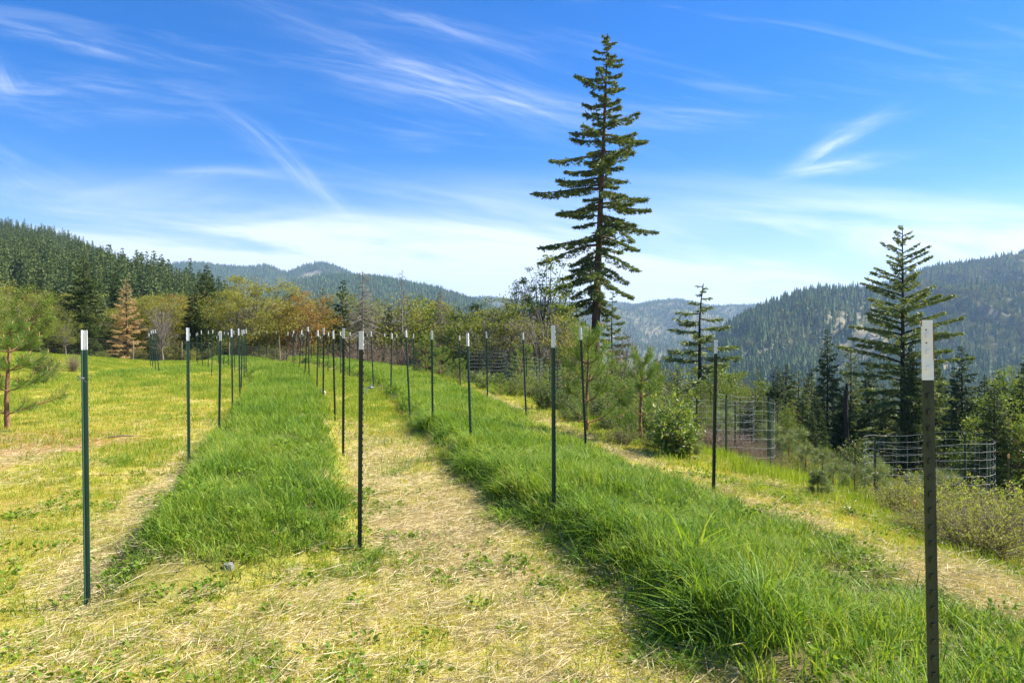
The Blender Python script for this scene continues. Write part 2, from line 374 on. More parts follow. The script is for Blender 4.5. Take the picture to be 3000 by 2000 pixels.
red = bb.ramp(n2, [(.3, (.25, .12, .05)), (.7, (.48, .27, .12))])
c = bb.mix(bb.m('MULTIPLY', attr(bb, 'litter'), bb.smooth(n2, .3, .55)), c, red)
p = bb.n('ShaderNodeBsdfPrincipled'); bb.put(p.inputs['Base Color'], c); p.inputs['Roughness'].default_value = .9
p.inputs['Specular IOR Level'].default_value = .1
bp = bb.n('ShaderNodeBump'); bp.inputs['Strength'].default_value = .8; bp.inputs['Distance'].default_value = .03
bb.put(bp.inputs['Height'], bb.m('ADD', n2, bb.m('MULTIPLY', n3, .6))); bb.t.links.new(bp.outputs[0], p.inputs['Normal'])
M['ground'] = finish(m, bb, p.outputs[0])
m, bb = new_mat('hill_ground')
g = bb.n('ShaderNodeNewGeometry'); pos = g.outputs['Position']
n1 = bb.noise(pos, .006, 5, .6); n2 = bb.noise(pos, .08, 5, .65)
c = bb.ramp(bb.m('ADD', bb.m('MULTIPLY', n1, .6), bb.m('MULTIPLY', n2, .4)), [(.35, (.05, .07, .025)), (.48, (.11, .12, .05)), (.58, (.20, .17, .09)), (.7, (.28, .22, .14))])
md = bb.ramp(n2, [(.3, (.18, .28, .05)), (.7, (.30, .38, .09))])
c = bb.mix(attr(bb, 'meadow'), c, md)
clr = bb.ramp(n2, [(.3, (.20, .18, .10)), (.7, (.33, .29, .19))])
c = bb.mix(attr(bb, 'clearing'), c, clr)
p = bb.n('ShaderNodeBsdfPrincipled'); bb.put(p.inputs['Base Color'], c); p.inputs['Roughness'].default_value = .95; p.inputs['Specular IOR Level'].default_value = .05
M['hill'] = finish(m, bb, p.outputs[0])

# ------------------------------------------------------------------ ground masks
def straw_mask(x, y):
    e = x - lE(y)
    path = ss(-.1, .35, x - lC(y)) * ss(.3, -.35, x - lD(y)) * ss(15.5, 9, y) * .9
    dryA = ss(.75, .2, np.abs(x - lA(y) - .15)) * ss(3.5, 5, y) * ss(16, 9, y) * .8
    front = ss(6.4, 5.0, y) * ss(lA(y) - .8, lA(y) + .6, x) * .60
    strip = ss(.05, .15, e) * ss(.48, .28, e) * ss(26, 18, y) * .85
    left = ss(13, 8, y) * ss(-1.0, -2.5, x - lA(y)) * .42
    sl_ = ss(1.0, 2.0, e) * .38 * ss(40, 20, y)
    m_ = np.maximum.reduce([path * .85, dryA, front, strip, left, sl_])
    m_ = m_ * (-.05 + 1.45 * fbm(x * .8, y * .8, 31)) - .75 * berm1(x, y) - .75 * berm2(x, y)
    return np.clip(m_, 0, 1)
def meadow_mask(x, y):
    a = ss(1.0, .8, np.hypot((x - 352) / 60, (y - 1440) / 230)); c_ = ss(1.0, .8, np.hypot((x - 318) / 13, (y - 800) / 60))
    return np.maximum(a, c_)
def clearing_mask(x, y):
    u = 1500 + F * x / np.maximum(y, 1); n_ = fbm(x / 60, y / 60, 40)
    a = ss(1.3, .9, np.hypot((u - 912) / 42, (y - 2830) / 110)) * ss(1500, 2000, y)
    c_ = ss(1.0, .5, np.hypot((u - 1570) / 32, (y - 3100) / 500)) * .9 * (y > 2000)
    d_ = (ss(1.2, .3, np.hypot((u - 2520) / 150, (y - 1080) / 190)) + ss(.50, .62, n_) * (y > 1250) * (y < 1480) * (u > 2300) * .8 + ss(.58, .68, n_) * (y > 700) * (u > 1800) * .6) * .75
    return np.clip(a + c_ + d_, 0, 1)

# ------------------------------------------------------------------ terrain sheet
def axis(lo, hi, c0, s0, gr):
    out = [c0]; x = c0
    while x < hi: x += max(s0, gr * abs(x - c0)); out.append(x)
    neg = []; x = c0
    while x > lo: x -= max(s0, gr * abs(x - c0)); neg.append(x)
    return np.array(neg[::-1] + out)
ax = axis(-5200, 5200, -1.0, .13, .021); ay = axis(-700, 5600, 7.0, .13, .021)
X, Y = np.meshgrid(ax, ay); Z, K = zter(X, Y, True)
nx, ny = len(ax), len(ay)
idx = (np.arange(ny - 1)[:, None] * nx + np.arange(nx - 1)[None]).ravel()
quads = np.stack([idx, idx + 1, idx + nx + 1, idx + nx], 1)
kq = K.ravel()[quads].max(1); xq = X.ravel()[quads].mean(1); yq = Y.ravel()[quads].mean(1)
far = np.hypot(xq, yq) > 115
lab = np.where(kq > 0, kq, np.where(far, -1, 0)) 
Pv = np.stack([X.ravel(), Y.ravel(), Z.ravel()], 1)
def sub(sel, name, mat, masks):
    q = quads[sel]; uq, inv = np.unique(q, return_inverse=True)
    mb = MB(); mb.add(Pv[uq], inv.reshape(-1, 4)); o = mb.obj(name, mat, smooth=True)
    for an, fn in masks:
        a = o.data.attributes.new(an, 'FLOAT', 'POINT'); a.data.foreach_set('value', fn(Pv[uq][:, 0], Pv[uq][:, 1]).astype(np.float32))
    return o
tag(sub(lab == 0, 'ground', M['ground'], [('straw', straw_mask),
    ('thick', lambda x, y: np.clip(np.maximum(berm1(x, y), berm2(x, y)) * .9 + .8 * ss(9, 16, x - lE(y)), 0, 1)),
    ('litter', lambda x, y: ss(3.2, 1.0, np.hypot(x + 8.6, (y - 11.2) / .7)) + .75 * ss(.42, .58, fbm(x * .55, y * .55, 33)) * ss(14, 9, y) * ss(-.8, -1.8, x - lA(y)))]), kind='structure')
hm = [('meadow', meadow_mask), ('clearing', clearing_mask)]
tag(sub(lab == -1, 'valley', M['hill'], hm), kind='structure')
for i in range(1, 7):
    if (lab == i).any(): tag(sub(lab == i, 'hill', M['hill'], hm), kind='structure')

# ------------------------------------------------------------------ scatter (stuff) with geometry nodes
def scatter(name, pts, rot, scl, kidx, templates, mats_note=None):
    me = bpy.data.meshes.new(name + '_points'); n = len(pts)
    me.vertices.add(n); me.vertices.foreach_set('co', np.asarray(pts, float).ravel())
    a = me.attributes.new('rot', 'FLOAT_VECTOR', 'POINT'); a.data.foreach_set('vector', np.asarray(rot, float).ravel())
    a = me.attributes.new('scl', 'FLOAT_VECTOR', 'POINT'); a.data.foreach_set('vector', np.asarray(scl, float).ravel())
    a = me.attributes.new('kidx', 'INT', 'POINT'); a.data.foreach_set('value', np.asarray(kidx, np.int32))
    o = bpy.data.objects.new(name, me); COL.objects.link(o)
    nt = bpy.data.node_groups.new(name + '_scatter', 'GeometryNodeTree')
    nt.interface.new_socket('Geometry', in_out='INPUT', socket_type='NodeSocketGeometry')
    nt.interface.new_socket('Geometry', in_out='OUTPUT', socket_type='NodeSocketGeometry')
    N = nt.nodes.new; L = nt.links.new
    gi = N('NodeGroupInput'); go = N('NodeGroupOutput'); jn = N('GeometryNodeJoinGeometry')
    def na(nm, ty):
        q = N('GeometryNodeInputNamedAttribute'); q.data_type = ty; q.inputs['Name'].default_value = nm; return q.outputs[0]
    r_, s_, k_ = na('rot', 'FLOAT_VECTOR'), na('scl', 'FLOAT_VECTOR'), na('kidx', 'INT')
    e2r = N('FunctionNodeEulerToRotation'); L(r_, e2r.inputs[0])
    for i, t in enumerate(templates):
        cmp = N('FunctionNodeCompare'); cmp.data_type = 'INT'; cmp.operation = 'EQUAL'
        L(k_, cmp.inputs[2]); cmp.inputs[3].default_value = i
        ob = N('GeometryNodeObjectInfo'); ob.inputs['Object'].default_value = t; ob.inputs['As Instance'].default_value = True
        ip = N('GeometryNodeInstanceOnPoints'); L(gi.outputs[0], ip.inputs['Points']); L(cmp.outputs[0], ip.inputs['Selection'])
        L(ob.outputs['Geometry'], ip.inputs['Instance']); L(e2r.outputs[0], ip.inputs['Rotation']); L(s_, ip.inputs['Scale'])
        L(ip.outputs[0], jn.inputs[0])
    L(jn.outputs[0], go.inputs[0])
    md_ = o.modifiers.new('scatter', 'NODES'); md_.node_group = nt
    tag(o, kind='stuff'); return o

def tuft(seed, n, h, spread, width, lean, mat, arch=0.4, segs=3):
    rng = np.random.default_rng(seed); mb = MB()
    a = rng.random(n) * 2 * np.pi; r = spread * np.sqrt(rng.random(n))
    base = np.stack([r * np.cos(a), r * np.sin(a), np.full(n, -.02)], 1)
    hh = h * (.55 + .6 * rng.random(n)); d = rng.random(n) * 2 * np.pi; ln = lean * (.2 + rng.random(n)) * hh
    ext = np.stack([np.cos(d), np.sin(d), 0 * d], 1); side = np.stack([-np.sin(d + rng.normal(0, .7, n)), np.cos(d), 0 * d], 1)
    rows = []
    for k in range(segs + 1):
        t = k / segs
        c_ = base + ext * (ln * t ** 1.8)[:, None] + np.array([0, 0, 1]) * (hh * (t - arch * lean * t ** 3 * .6))[:, None]
        w = width * (1 - t) ** .7 * (.5 + .5 * min(1, t * 4 + .5))
        rows += [c_ - side * w / 2, c_ + side * w / 2] if k < segs else [c_]
    V_ = np.stack(rows, 1); m_ = 2 * segs + 1
    off = np.arange(n)[:, None] * m_
    q = np.concatenate([off + np.array([[2 * k, 2 * k + 1, 2 * k + 3, 2 * k + 2]]) for k in range(segs - 1)])
    mb.add(V_.reshape(-1, 3), q)
    k = 2 * (segs - 1); mb.f.append(off + np.array([[k, k + 1, k + 2]])); mb.m.append(0)
    return mb.obj('blade_tuft', mat, link=False)
def litter_t(seed, n, L, spread, width, mat, lift=.03, dirbias=None):
    rng = np.random.default_rng(seed); mb = MB()
    c_ = np.stack([rng.normal(0, spread, n), rng.normal(0, spread, n), rng.random(n) * lift], 1)
    d = rng.normal(size=(n, 3)) * np.array([1, 1, .12])
    if dirbias is not None: d = d * .35 + np.array(dirbias)
    diamonds(mb, c_, d, L * (.4 + rng.random(n)), width, rng)
    return mb.obj('straw_bits', mat, link=False)
def weed_t(seed, n, L, mat):
    rng = np.random.default_rng(seed); mb = MB(); a = rng.random(n) * 6.28; r = .09 * np.sqrt(rng.random(n))
    c_ = np.stack([r * np.cos(a), r * np.sin(a), .01 + .03 * rng.random(n)], 1)
    d = np.stack([np.cos(a + rng.normal(0, .8, n)), np.sin(a + rng.normal(0, .8, n)), .15 + .5 * rng.random(n)], 1)
    diamonds(mb, c_, d, L * (.6 + .6 * rng.random(n)), L * .55, rng, .08)
    return mb.obj('weed_rosette', mat, link=False)

def points(rng, dens, x0, x1, y0, y1, keep, margin=.86):
    n = int(dens * (x1 - x0) * (y1 - y0)); x = rng.uniform(x0, x1, n); y = rng.uniform(y0, y1, n)
    k = (np.abs(x) < margin * y + 1.2) & (rng.random(n) < keep(x, y)); return x[k], y[k]

rng = np.random.default_rng(11)
TALL = [tuft(i, 16, .33, .07, .0085, .35 + .12 * i, M['tall'], segs=3) for i in range(3)] + \
       [tuft(10 + i, 26, .33, .15, .013, .4, M['tall'], segs=2) for i in range(2)] + [tuft(20, 22, .5, .06, .010, 1.0, M['tall'], .8, segs=5)]
px, py, ps, pk = [], [], [], []
def addp(x, y, s, k): px.append(x); py.append(y); ps.append(s); pk.append(k)
bm = lambda x, y: np.clip(np.maximum(berm1(x, y), berm2(x, y)) * 1.25, 0, 1) * (.22 + .78 * ss(.36, .52, fbm(x * 1.9, y * 1.9, 50)))
x, y = points(rng, 330, -5, 8, 1.6, 10, bm); addp(x, y, .75 + .5 * rng.random(len(x)), rng.integers(0, 3, len(x)))
x, y = points(rng, 170, -9, 3, 10, 20, bm); addp(x, y, .8 + .45 * rng.random(len(x)), rng.integers(0, 4, len(x)))
x, y = points(rng, 80, -26, 0, 20, 50, bm); addp(x, y, .8 + .45 * rng.random(len(x)), rng.integers(3, 5, len(x)))
x, y = points(rng, 60, -20, -11, 25, 38, lambda x, y: island(x, y)); addp(x, y, .9 + .45 * rng.random(len(x)), rng.integers(3, 5, len(x)))
x, y = points(rng, 7, -5, 8, 1.8, 12, lambda x, y: bm(x, y) * .9); addp(x, y, .7 + .5 * rng.random(len(x)), np.full(len(x), 5))
# loose clumps standing in the path and beside the berm edges
cl = [(.12, 6.6), (.25, 6.3), (-.35, 7.9), (.38, 5.75), (.62, 5.2), (-.55, 8.2), (-1.5, 8.8), (-1.35, 9.6), (.9, 3.9), (-.15, 7.3), (-2.9, 5.0), (-1.2, 5.2), (-1.05, 5.6), (-2.4, 5.2), (-5.7, 9.6), (-5.4, 9.4), (-4.9, 12.5), (-4.6, 12.6)]
rc = np.random.default_rng(77)
for k_ in range(34):
    b_ = rc.uniform(3.0, 15); a_ = lD(b_) + .12 + .42 * float(ss(8.5, 4.5, b_)) + rc.normal(0, .14); n = 14
    addp(a_ + rng.normal(0, .10, n), b_ + rng.normal(0, .10, n), (.8 + .5 * rc.random()) * (.8 + .4 * rng.random(n)), rng.choice([0, 1, 5], n))
for (a_, b_) in cl:
    n = 16; addp(a_ + rng.normal(0, .13, n), b_ + rng.normal(0, .13, n), .55 + .45 * rng.random(n), rng.choice([0, 1, 2, 5], n))
px = np.concatenate(px); py = np.concatenate(py); ps = np.concatenate(ps); pk = np.concatenate(pk)
hv = (.20 + .95 * fbm(px * .8, py * .8, 61) ** 1.3) * (1 - .3 * berm2(px, py) * tb2(px, py))
edge = np.maximum(berm1(px, py), berm2(px, py)); hv = np.maximum(hv * (.45 + .6 * edge), .42 * (pk == 5))
n = len(px); rot = np.stack([rng.normal(0, .2, n), rng.normal(0, .2, n), rng.random(n) * 6.28], 1)
scatter('tall_grass', np.stack([px, py, zter(px, py)], 1), rot, np.stack([ps, ps, ps * hv], 1), pk, TALL)
print('tall', n)

SHORT = [tuft(30 + i, 16, .055, .07, .005, .8, M['short'], segs=2) for i in range(3)] + [tuft(40 + i, 30, .06, .16, .009, .8, M['short'], segs=2) for i in range(2)] + \
        [tuft(50 + i, 18, .11, .08, .006, .7, M['green'], segs=2) for i in range(2)] + [tuft(55, 30, .13, .17, .010, .6, M['green'], segs=2)]
px, py, ps, pk = [], [], [], []
def turfk(x, y):
    nb = 1 - np.clip(np.maximum(berm1(x, y), berm2(x, y)) * 1.6, 0, 1); nb = nb * (1 - .55 * ss(.42, .58, fbm(x * .55, y * .55, 33)) * ss(14, 9, y) * ss(-.8, -1.8, x - lA(y)))
    return nb * np.clip(1.05 - straw_mask(x, y) * 1.0, .12, 1)
def greenk(x, y):
    e = x - lE(y); pth = ss(0, .3, x - lC(y)) * ss(0, -.3, x - lD(y))
    a = .28 + .75 * pth * ss(8, 16, y) + .35 * ss(.8, 2, e) + .9 * ss(.58, .7, fbm(x * .5, y * .8, 71))
    return np.clip(a, 0, 1) * turfk(x, y)
x, y = points(rng, 620, -9, 6, 2.6, 8, turfk); addp(x, y, .6 + .7 * rng.random(len(x)), rng.integers(0, 3, len(x)))
x, y = points(rng, 150, -16, 8, 8, 16, turfk); addp(x, y, .7 + .7 * rng.random(len(x)), rng.integers(0, 5, len(x)))
x, y = points(rng, 45, -34, 10, 16, 48, lambda x, y: turfk(x, y) * (x < lE(y) + 8)); addp(x, y, .8 + .8 * rng.random(len(x)), rng.integers(3, 5, len(x)))
x, y = points(rng, 130, -9, 8, 2.6, 9, greenk); addp(x, y, .5 + .8 * rng.random(len(x)), rng.integers(5, 7, len(x)))
x, y = points(rng, 60, -18, 12, 9, 20, greenk); addp(x, y, .6 + .8 * rng.random(len(x)), rng.integers(5, 8, len(x)))
x, y = points(rng, 30, -34, 20, 20, 46, greenk); addp(x, y, .8 + .8 * rng.random(len(x)), np.full(len(x), 7))
px = np.concatenate(px); py = np.concatenate(py); ps = np.concatenate(ps); pk = np.concatenate(pk); n = len(px)
rot = np.stack([rng.normal(0, .12, n), rng.normal(0, .12, n), rng.random(n) * 6.28], 1)
hz = ps * (.7 + .8 * fbm(px * 1.2, py * 1.2, 66)) * (1 + 1.4 * ss(.9, 2.2, px - lE(py)))
scatter('short_grass', np.stack([px, py, zter(px, py)], 1), rot, np.stack([ps, ps, hz], 1), pk, SHORT)
print('short', n)

STR = [litter_t(60 + i, 26, .09, .06, .0035, M['straw']) for i in range(3)] + [litter_t(70, 16, .20, .09, .003, M['straw'], .04, (.6, .4, 0)), litter_t(71, 12, .28, .10, .003, M['straw'], .04, (.6, .2, .05))] + [litter_t(75, 46, .10, .15, .0042, M['straw'], .025)]
px, py, ps, pk = [], [], [], []
x, y = points(rng, 330, -5, 6, 2.6, 8, lambda x, y: np.clip(straw_mask(x, y) * 1.15 + .06, 0, 1)); addp(x, y, .6 + .8 * rng.random(len(x)), rng.choice([0, 1, 2, 0, 1, 2, 0, 1, 2, 5, 3], len(x)))
x, y = points(rng, 110, -10, 6, 8, 15, lambda x, y: np.clip(straw_mask(x, y) * 1.15 + .03, 0, 1)); addp(x, y, .7 + .8 * rng.random(len(x)), rng.choice([0, 1, 2, 5], len(x)))
x, y = points(rng, 30, -12, 14, 15, 26, straw_mask); addp(x, y, .8 + .8 * rng.random(len(x)), np.full(len(x), 5))
for (a_, b_, k_) in [(-2.5, 4.55, 14), (-1.5, 4.7, 16), (.15, 5.0, 16), (-2.6, 4.1, 10), (-.6, 4.35, 10), (-1.9, 3.9, 10), (-3.3, 6.2, 20), (-2.5, 7.4, 16), (3.4, 8.6, 30), (4.3, 9.2, 30), (-.3, 8.9, 16)]:
    addp(a_ + rng.normal(0, .28, k_), b_ + rng.normal(0, .12, k_), .6 + .6 * rng.random(k_), rng.choice([3, 4], k_))
px = np.concatenate(px); py = np.concatenate(py); ps = np.concatenate(ps); pk = np.concatenate(pk); n = len(px)
rz = np.where((pk == 3) | (pk == 4), rng.normal(0, .75, n), rng.random(n) * 6.28)
rot = np.stack([rng.normal(0, .08, n), rng.normal(0, .08, n), rz], 1)
scatter('dry_straw', np.stack([px, py, zter(px, py) + .004], 1), rot, np.stack([ps, ps, ps], 1), pk, STR)
WD = [weed_t(80 + i, 18, .042, M['weed']) for i in range(3)]
x, y = points(rng, 46, -5, 7, 2.6, 9, lambda x, y: (1 - np.maximum(berm1(x, y), berm2(x, y))) * ss(.5, .68, fbm(x * 1.3, y * 1.3, 77)) + .05)
x2, y2 = points(rng, 30, -5, 8, 2, 9, lambda x, y: np.maximum(berm1(x, y), berm2(x, y)) * .6)
z2 = zter(x2, y2) + .12 * rng.random(len(x2))
x = np.concatenate([x, x2]); y = np.concatenate([y, y2]); z = np.concatenate([zter(x[:len(x) - len(x2)], y[:len(y) - len(y2)]), z2]); n = len(x); s_ = .5 + .8 * rng.random(n)
scatter('weeds', np.stack([x, y, z], 1), np.stack([0 * x, 0 * x, rng.random(n) * 6.28], 1), np.stack([s_] * 3, 1), rng.integers(0, 3, n), WD)

# ------------------------------------------------------------------ trees
def conifer(seed, tl=1., H=10., Rm=2.0, clear=.08, nb=90, K=24, nl=5, ll=.30, lw=.10, up=.15, droop=.35, tip=.12, power=.85, peak=0., trunk=.16, wid=.28, hang=.25, irr=.25, bark='bark_dark', leaf='fir', dens=1., bare=False, bend_top=0., sides=6):
    rng = np.random.default_rng(seed); wood = MB(); fol = MB()
    zs = np.linspace(-.6, H, 14); wob = np.cumsum(rng.normal(0, .012 * H / 14, (14, 2)), 0); wob -= wob[:1]
    wob = wob + np.stack([bend_top * H * np.clip(zs / H - .85, 0, 1) ** 1.5 * 4, 0 * zs], 1)
    P = np.stack([wob[:, 0], wob[:, 1], zs], 1); rad = trunk * (1 - .93 * np.clip(zs / H, 0, 1) ** .9) * (1 + .35 * np.exp(-np.clip(zs, 0, 9) * 2.5))
    tubes(wood, P, np.maximum(rad, .012), 9)
    hr = clear + (1 - clear) * (np.arange(nb) + rng.random(nb) * .8) / nb; hr = np.clip(hr, 0, .985)
    az = np.arange(nb) * 2.4 + rng.normal(0, .5, nb)
    s = (1 - hr) / (1 - clear)
    if peak > 0: prof = np.where(s < peak, (s / peak) ** power, 1 - .45 * ((s - peak) / (1 - peak)) ** 1.2)
    else: prof = s ** power
    L = Rm * prof * (1 - irr + 1.35 * irr * rng.random(nb)) + .06
    upv = up * (.3 + 1.2 * (1 - s)) + rng.normal(0, .06, nb); dr = droop * (.3 + .9 * s)
    t = np.linspace(0, 1, 6)[None]; r0 = np.stack([np.interp(hr * H, zs, P[:, 0]), np.interp(hr * H, zs, P[:, 1])], 1)
    def bp(t):   # t (nb,k)
        x = r0[:, :1] + np.cos(az)[:, None] * L[:, None] * t; y = r0[:, 1:] + np.sin(az)[:, None] * L[:, None] * t
        z = (hr * H)[:, None] + L[:, None] * (upv[:, None] * t - dr[:, None] * t ** 2 + tip * t ** 3)
        return np.stack([x, y, z], -1)
    tt = np.repeat(t, nb, 0); BP = bp(tt)
    br = (.018 + .011 * L)[:, None] * (1 - .85 * tt)
    tubes(wood, BP, br * (trunk / .16) ** .5, 4)
    kk = np.maximum(3, (K * dens * (L / Rm)).astype(int)); bi = np.repeat(np.arange(nb), kk); n = len(bi)
    tb = .12 + .88 * rng.random(n) ** .8
    C = bp_pts = np.stack([r0[bi, 0] + np.cos(az[bi]) * L[bi] * tb, r0[bi, 1] + np.sin(az[bi]) * L[bi] * tb, hr[bi] * H + L[bi] * (upv[bi] * tb - dr[bi] * tb ** 2 + tip * tb ** 3)], 1)
    out = np.stack([np.cos(az[bi]), np.sin(az[bi]), 0 * tb], 1); side = np.stack([-out[:, 1], out[:, 0], 0 * tb], 1)
    wv = wid * L[bi] * np.sin(np.pi * np.clip(tb * .85 + .1, 0, 1)) ; sgn = rng.uniform(-1, 1, n)
    C = C + side * (wv * sgn)[:, None] - np.array([0, 0, 1]) * (np.abs(sgn) * wv * hang + rng.random(n) * .06 * ll)[:, None]
    D0 = unit(out * .8 + side * sgn[:, None] * 1.0 + np.array([0, 0, -.15]))
    if bare:
        tubes(wood, np.stack([C - D0 * .5 * ll, C + D0 * ll * .2, C + D0 * ll * 1.2 - np.array([0, 0, .3 * ll])], 1), np.full((n, 3), .008), 3)
    CC = np.repeat(C, nl, 0) + rng.normal(0, ll * .22, (n * nl, 3)) * np.repeat((.4 + .6 * np.clip(s * 2.6, 0, 1))[bi], nl)[:, None] * np.array([1, 1, .6]); DD = np.repeat(D0, nl, 0) + rng.normal(0, .55, (n * nl, 3)) * np.array([1, 1, .7])
    lk = np.repeat((1 - tl * .58 * (1 - np.clip(s * 2.6, 0, 1)))[bi], nl)
    diamonds(fol, CC, DD, lk * ll * (.6 + .7 * rng.random(n * nl)), lk ** .5 * lw * (.7 + .6 * rng.random(n * nl)), rng, .05)
    m1 = wood.mesh('trunk', M[bark], True); m2 = fol.mesh('crown', M[leaf])
    return [('trunk', m1), ('crown', m2)]

def broadleaf(seed, H=8., Wr=2.6, zc=.62, hz=.40, nc=70, nleaf=60, ls=.13, clump=.45, trunk=.14, bark='bark_dark', leaf='oak', lean=0., stems=1, start=.25, leafk=1.0, twigs=3, squash=1., lasp=.6):
    rng = np.random.default_rng(seed); wood = MB(); fol = MB()
    d = unit(rng.normal(size=(nc, 3))); rr = (.35 + .65 * rng.random(nc) ** .6) * (1 + .18 * rng.normal(size=nc))
    C = np.stack([d[:, 0] * rr * Wr, d[:, 1] * rr * Wr, H * zc + d[:, 2] * rr * H * hz * squash], 1)
    C[:, 2] = np.clip(C[:, 2], H * .12, H * 1.02)
    zs = np.linspace(-.5, H * .8, 9)
    for s in range(stems):
        off = rng.normal(0, .12, 2) * (stems > 1); ln = lean + (rng.normal(0, .12) if stems > 1 else 0); la = rng.random() * 6.28 if stems > 1 else 0
        P = np.stack([off[0] + np.cos(la) * ln * zs + .03 * H * np.sin(zs / H * 5 + s), off[1] + np.sin(la) * ln * zs + .02 * H * np.cos(zs / H * 4 + s), zs], 1)
        tubes(wood, P, trunk / (stems ** .5) * (1 - .85 * np.clip(zs / (H * .8), 0, 1)) + .012, 8)
        own = np.arange(nc) % stems == s; Cs = C[own]; m_ = len(Cs)
        if lean: Cs[:, 0] += lean * Cs[:, 2] * .8; C[own] = Cs
        hs_ = np.clip(Cs[:, 2] * (.35 + .35 * rng.random(m_)), H * start, H * .78)
        S = np.stack([np.interp(hs_, zs, P[:, 0]), np.interp(hs_, zs, P[:, 1]), hs_], 1)
        mid = S * .5 + Cs * .5 + rng.normal(0, .06 * H, (m_, 3)) * .5 + np.array([0, 0, .02 * H])
        t = np.linspace(0, 1, 6)[None, :, None]
        path = (1 - t) ** 2 * S[:, None] + 2 * t * (1 - t) * mid[:, None] + t * t * Cs[:, None]
        tubes(wood, path, (trunk * .22) * (1 - .85 * t[..., 0]) * np.ones((m_, 1)) + .005, 4)
    if twigs:
        Ct = np.repeat(C, twigs, 0); dd = unit(rng.normal(size=Ct.shape) + unit(Ct - np.array([0, 0, H * .5])) * .8)
        e = Ct + dd * clump * (.6 + .8 * rng.random((len(Ct), 1)))
        tubes(wood, np.stack([Ct, (Ct + e) / 2 + rng.normal(0, .04, Ct.shape), e], 1), np.array([[.012, .008, .003]]) * np.ones((len(Ct), 1)), 3)
    nlv = np.maximum(4, (nleaf * leafk * (.4 + 1.2 * rng.random(nc))).astype(int)); bi = np.repeat(np.arange(nc), nlv); n = len(bi)
    cs = clump * (.6 + .8 * rng.random(nc)); LC = C[bi] + rng.normal(size=(n, 3)) * cs[bi][:, None] * np.array([.75, .75, .5])
    diamonds(fol, LC, rng.normal(size=(n, 3)) + np.array([0, 0, .25]), ls * (.6 + .8 * rng.random(n)), ls * lasp, rng, .1)
    return [('trunk', wood.mesh('trunk', M[bark], True)), ('crown', fol.mesh('crown', M[leaf]))]

def young_pine(seed, H=2.3, br=1.0, whorls=6, per=5, nn=230, nlen=.17, nw=.0055, trunk=.045, leaf='needle', low=.15, cand=.14, rise=.55, split=False):
    rng = np.random.default_rng(seed); wood = MB(); fol = MB()
    zs = np.linspace(-.3, H - cand, 9); P = np.stack([.012 * H * np.sin(zs * 2 + seed), .012 * H * np.cos(zs * 1.7 + seed), zs], 1)
    tubes(wood, P, trunk * (1 - .8 * np.clip(zs / H, 0, 1)) + .004, 8)
    hs_ = H * (low + (.9 - low) * (np.arange(whorls) / max(1, whorls - 1)) ** .9)
    tips = [np.array([P[-1, 0], P[-1, 1], H - cand])]; tdir = [np.array([0, 0, 1.])]
    paths = [np.stack([np.linspace(P[-3, 0], P[-1, 0], 7), np.linspace(P[-3, 1], P[-1, 1], 7), np.linspace(H * .62, H - cand * 1.1, 7)], 1)]
    for h in hs_:
        k = per + rng.integers(-1, 2); a0 = rng.random() * 6.28
        for j in range(k):
            a = a0 + j * 6.28 / k + rng.normal(0, .25); L = br * (.28 + .72 * (1 - h / H) ** .8) * (.7 + .5 * rng.random())
            t = np.linspace(0, 1, 7); rs = rise * (.6 + .6 * h / H) * (.8 + .4 * rng.random())
            q = np.stack([np.cos(a) * L * t, np.sin(a) * L * t, h + L * (rs * .35 * t + rs * .8 * t ** 2.2)], 1)
            paths.append(q); tips.append(q[-1]); tdir.append(unit(q[-1] - q[-2]) * .5 + np.array([0, 0, .7]))
            if L > .5 and rng.random() < .6:
                a2 = a + rng.choice([-1, 1]) * .6; s0 = q[3]; L2 = L * .42
                q2 = s0 + np.stack([np.cos(a2) * L2 * t, np.sin(a2) * L2 * t, L2 * rs * (.5 * t + .5 * t * t)], 1)
                paths.append(q2); tips.append(q2[-1]); tdir.append(np.array([np.cos(a2) * .4, np.sin(a2) * .4, .7]))
    PP = np.stack(paths); nP = len(PP)
    tubes(wood, PP, (.014 * (H / 2.3) * (1 - .65 * np.linspace(0, 1, 7)))[None] * np.ones((nP, 1)), 5)
    tt = 1 - (.62 * rng.random((nP, nn)) ** 1.2); ii = tt * 6; i0 = np.clip(ii.astype(int), 0, 5); fr = (ii - i0)[..., None]
    ar = np.arange(nP)[:, None]; B = PP[ar, i0] * (1 - fr) + PP[ar, i0 + 1] * fr; T = unit(PP[ar, i0 + 1] - PP[ar, i0])
    rad = unit(np.cross(T, rng.normal(size=T.shape))); D = T * (.45 + .5 * rng.random((nP, nn, 1))) + rad * (.75 + .3 * rng.random((nP, nn, 1))) + np.array([0, 0, -.04])
    diamonds(fol, B.reshape(-1, 3), D.reshape(-1, 3), nlen * (.65 + .5 * rng.random(nP * nn)), nw, rng, .03)
    buds = []
    for p, d in zip(tips, tdir):
        mb = MB() if split else fol
        for j in range(3 if rng.random() < .6 else 1):
            dd = unit(d + rng.normal(0, .12, 3)); l = cand * (.5 + .6 * rng.random()) * (1 if j == 0 else .6)
            tubes(mb, np.stack([p, p + dd * l * .5, p + dd * l]), np.array([.008, .011, .003]) * H / 2 ** .9 * .9, 5, 0 if split else 1)
        if split: buds.append(('bud', mb.mesh('bud', M['candle'], True)))
    return [('trunk', wood.mesh('trunk', M['bark_pine'], True)), ('needles', fol.mesh('needles', [M[leaf], M['candle']]))] + buds

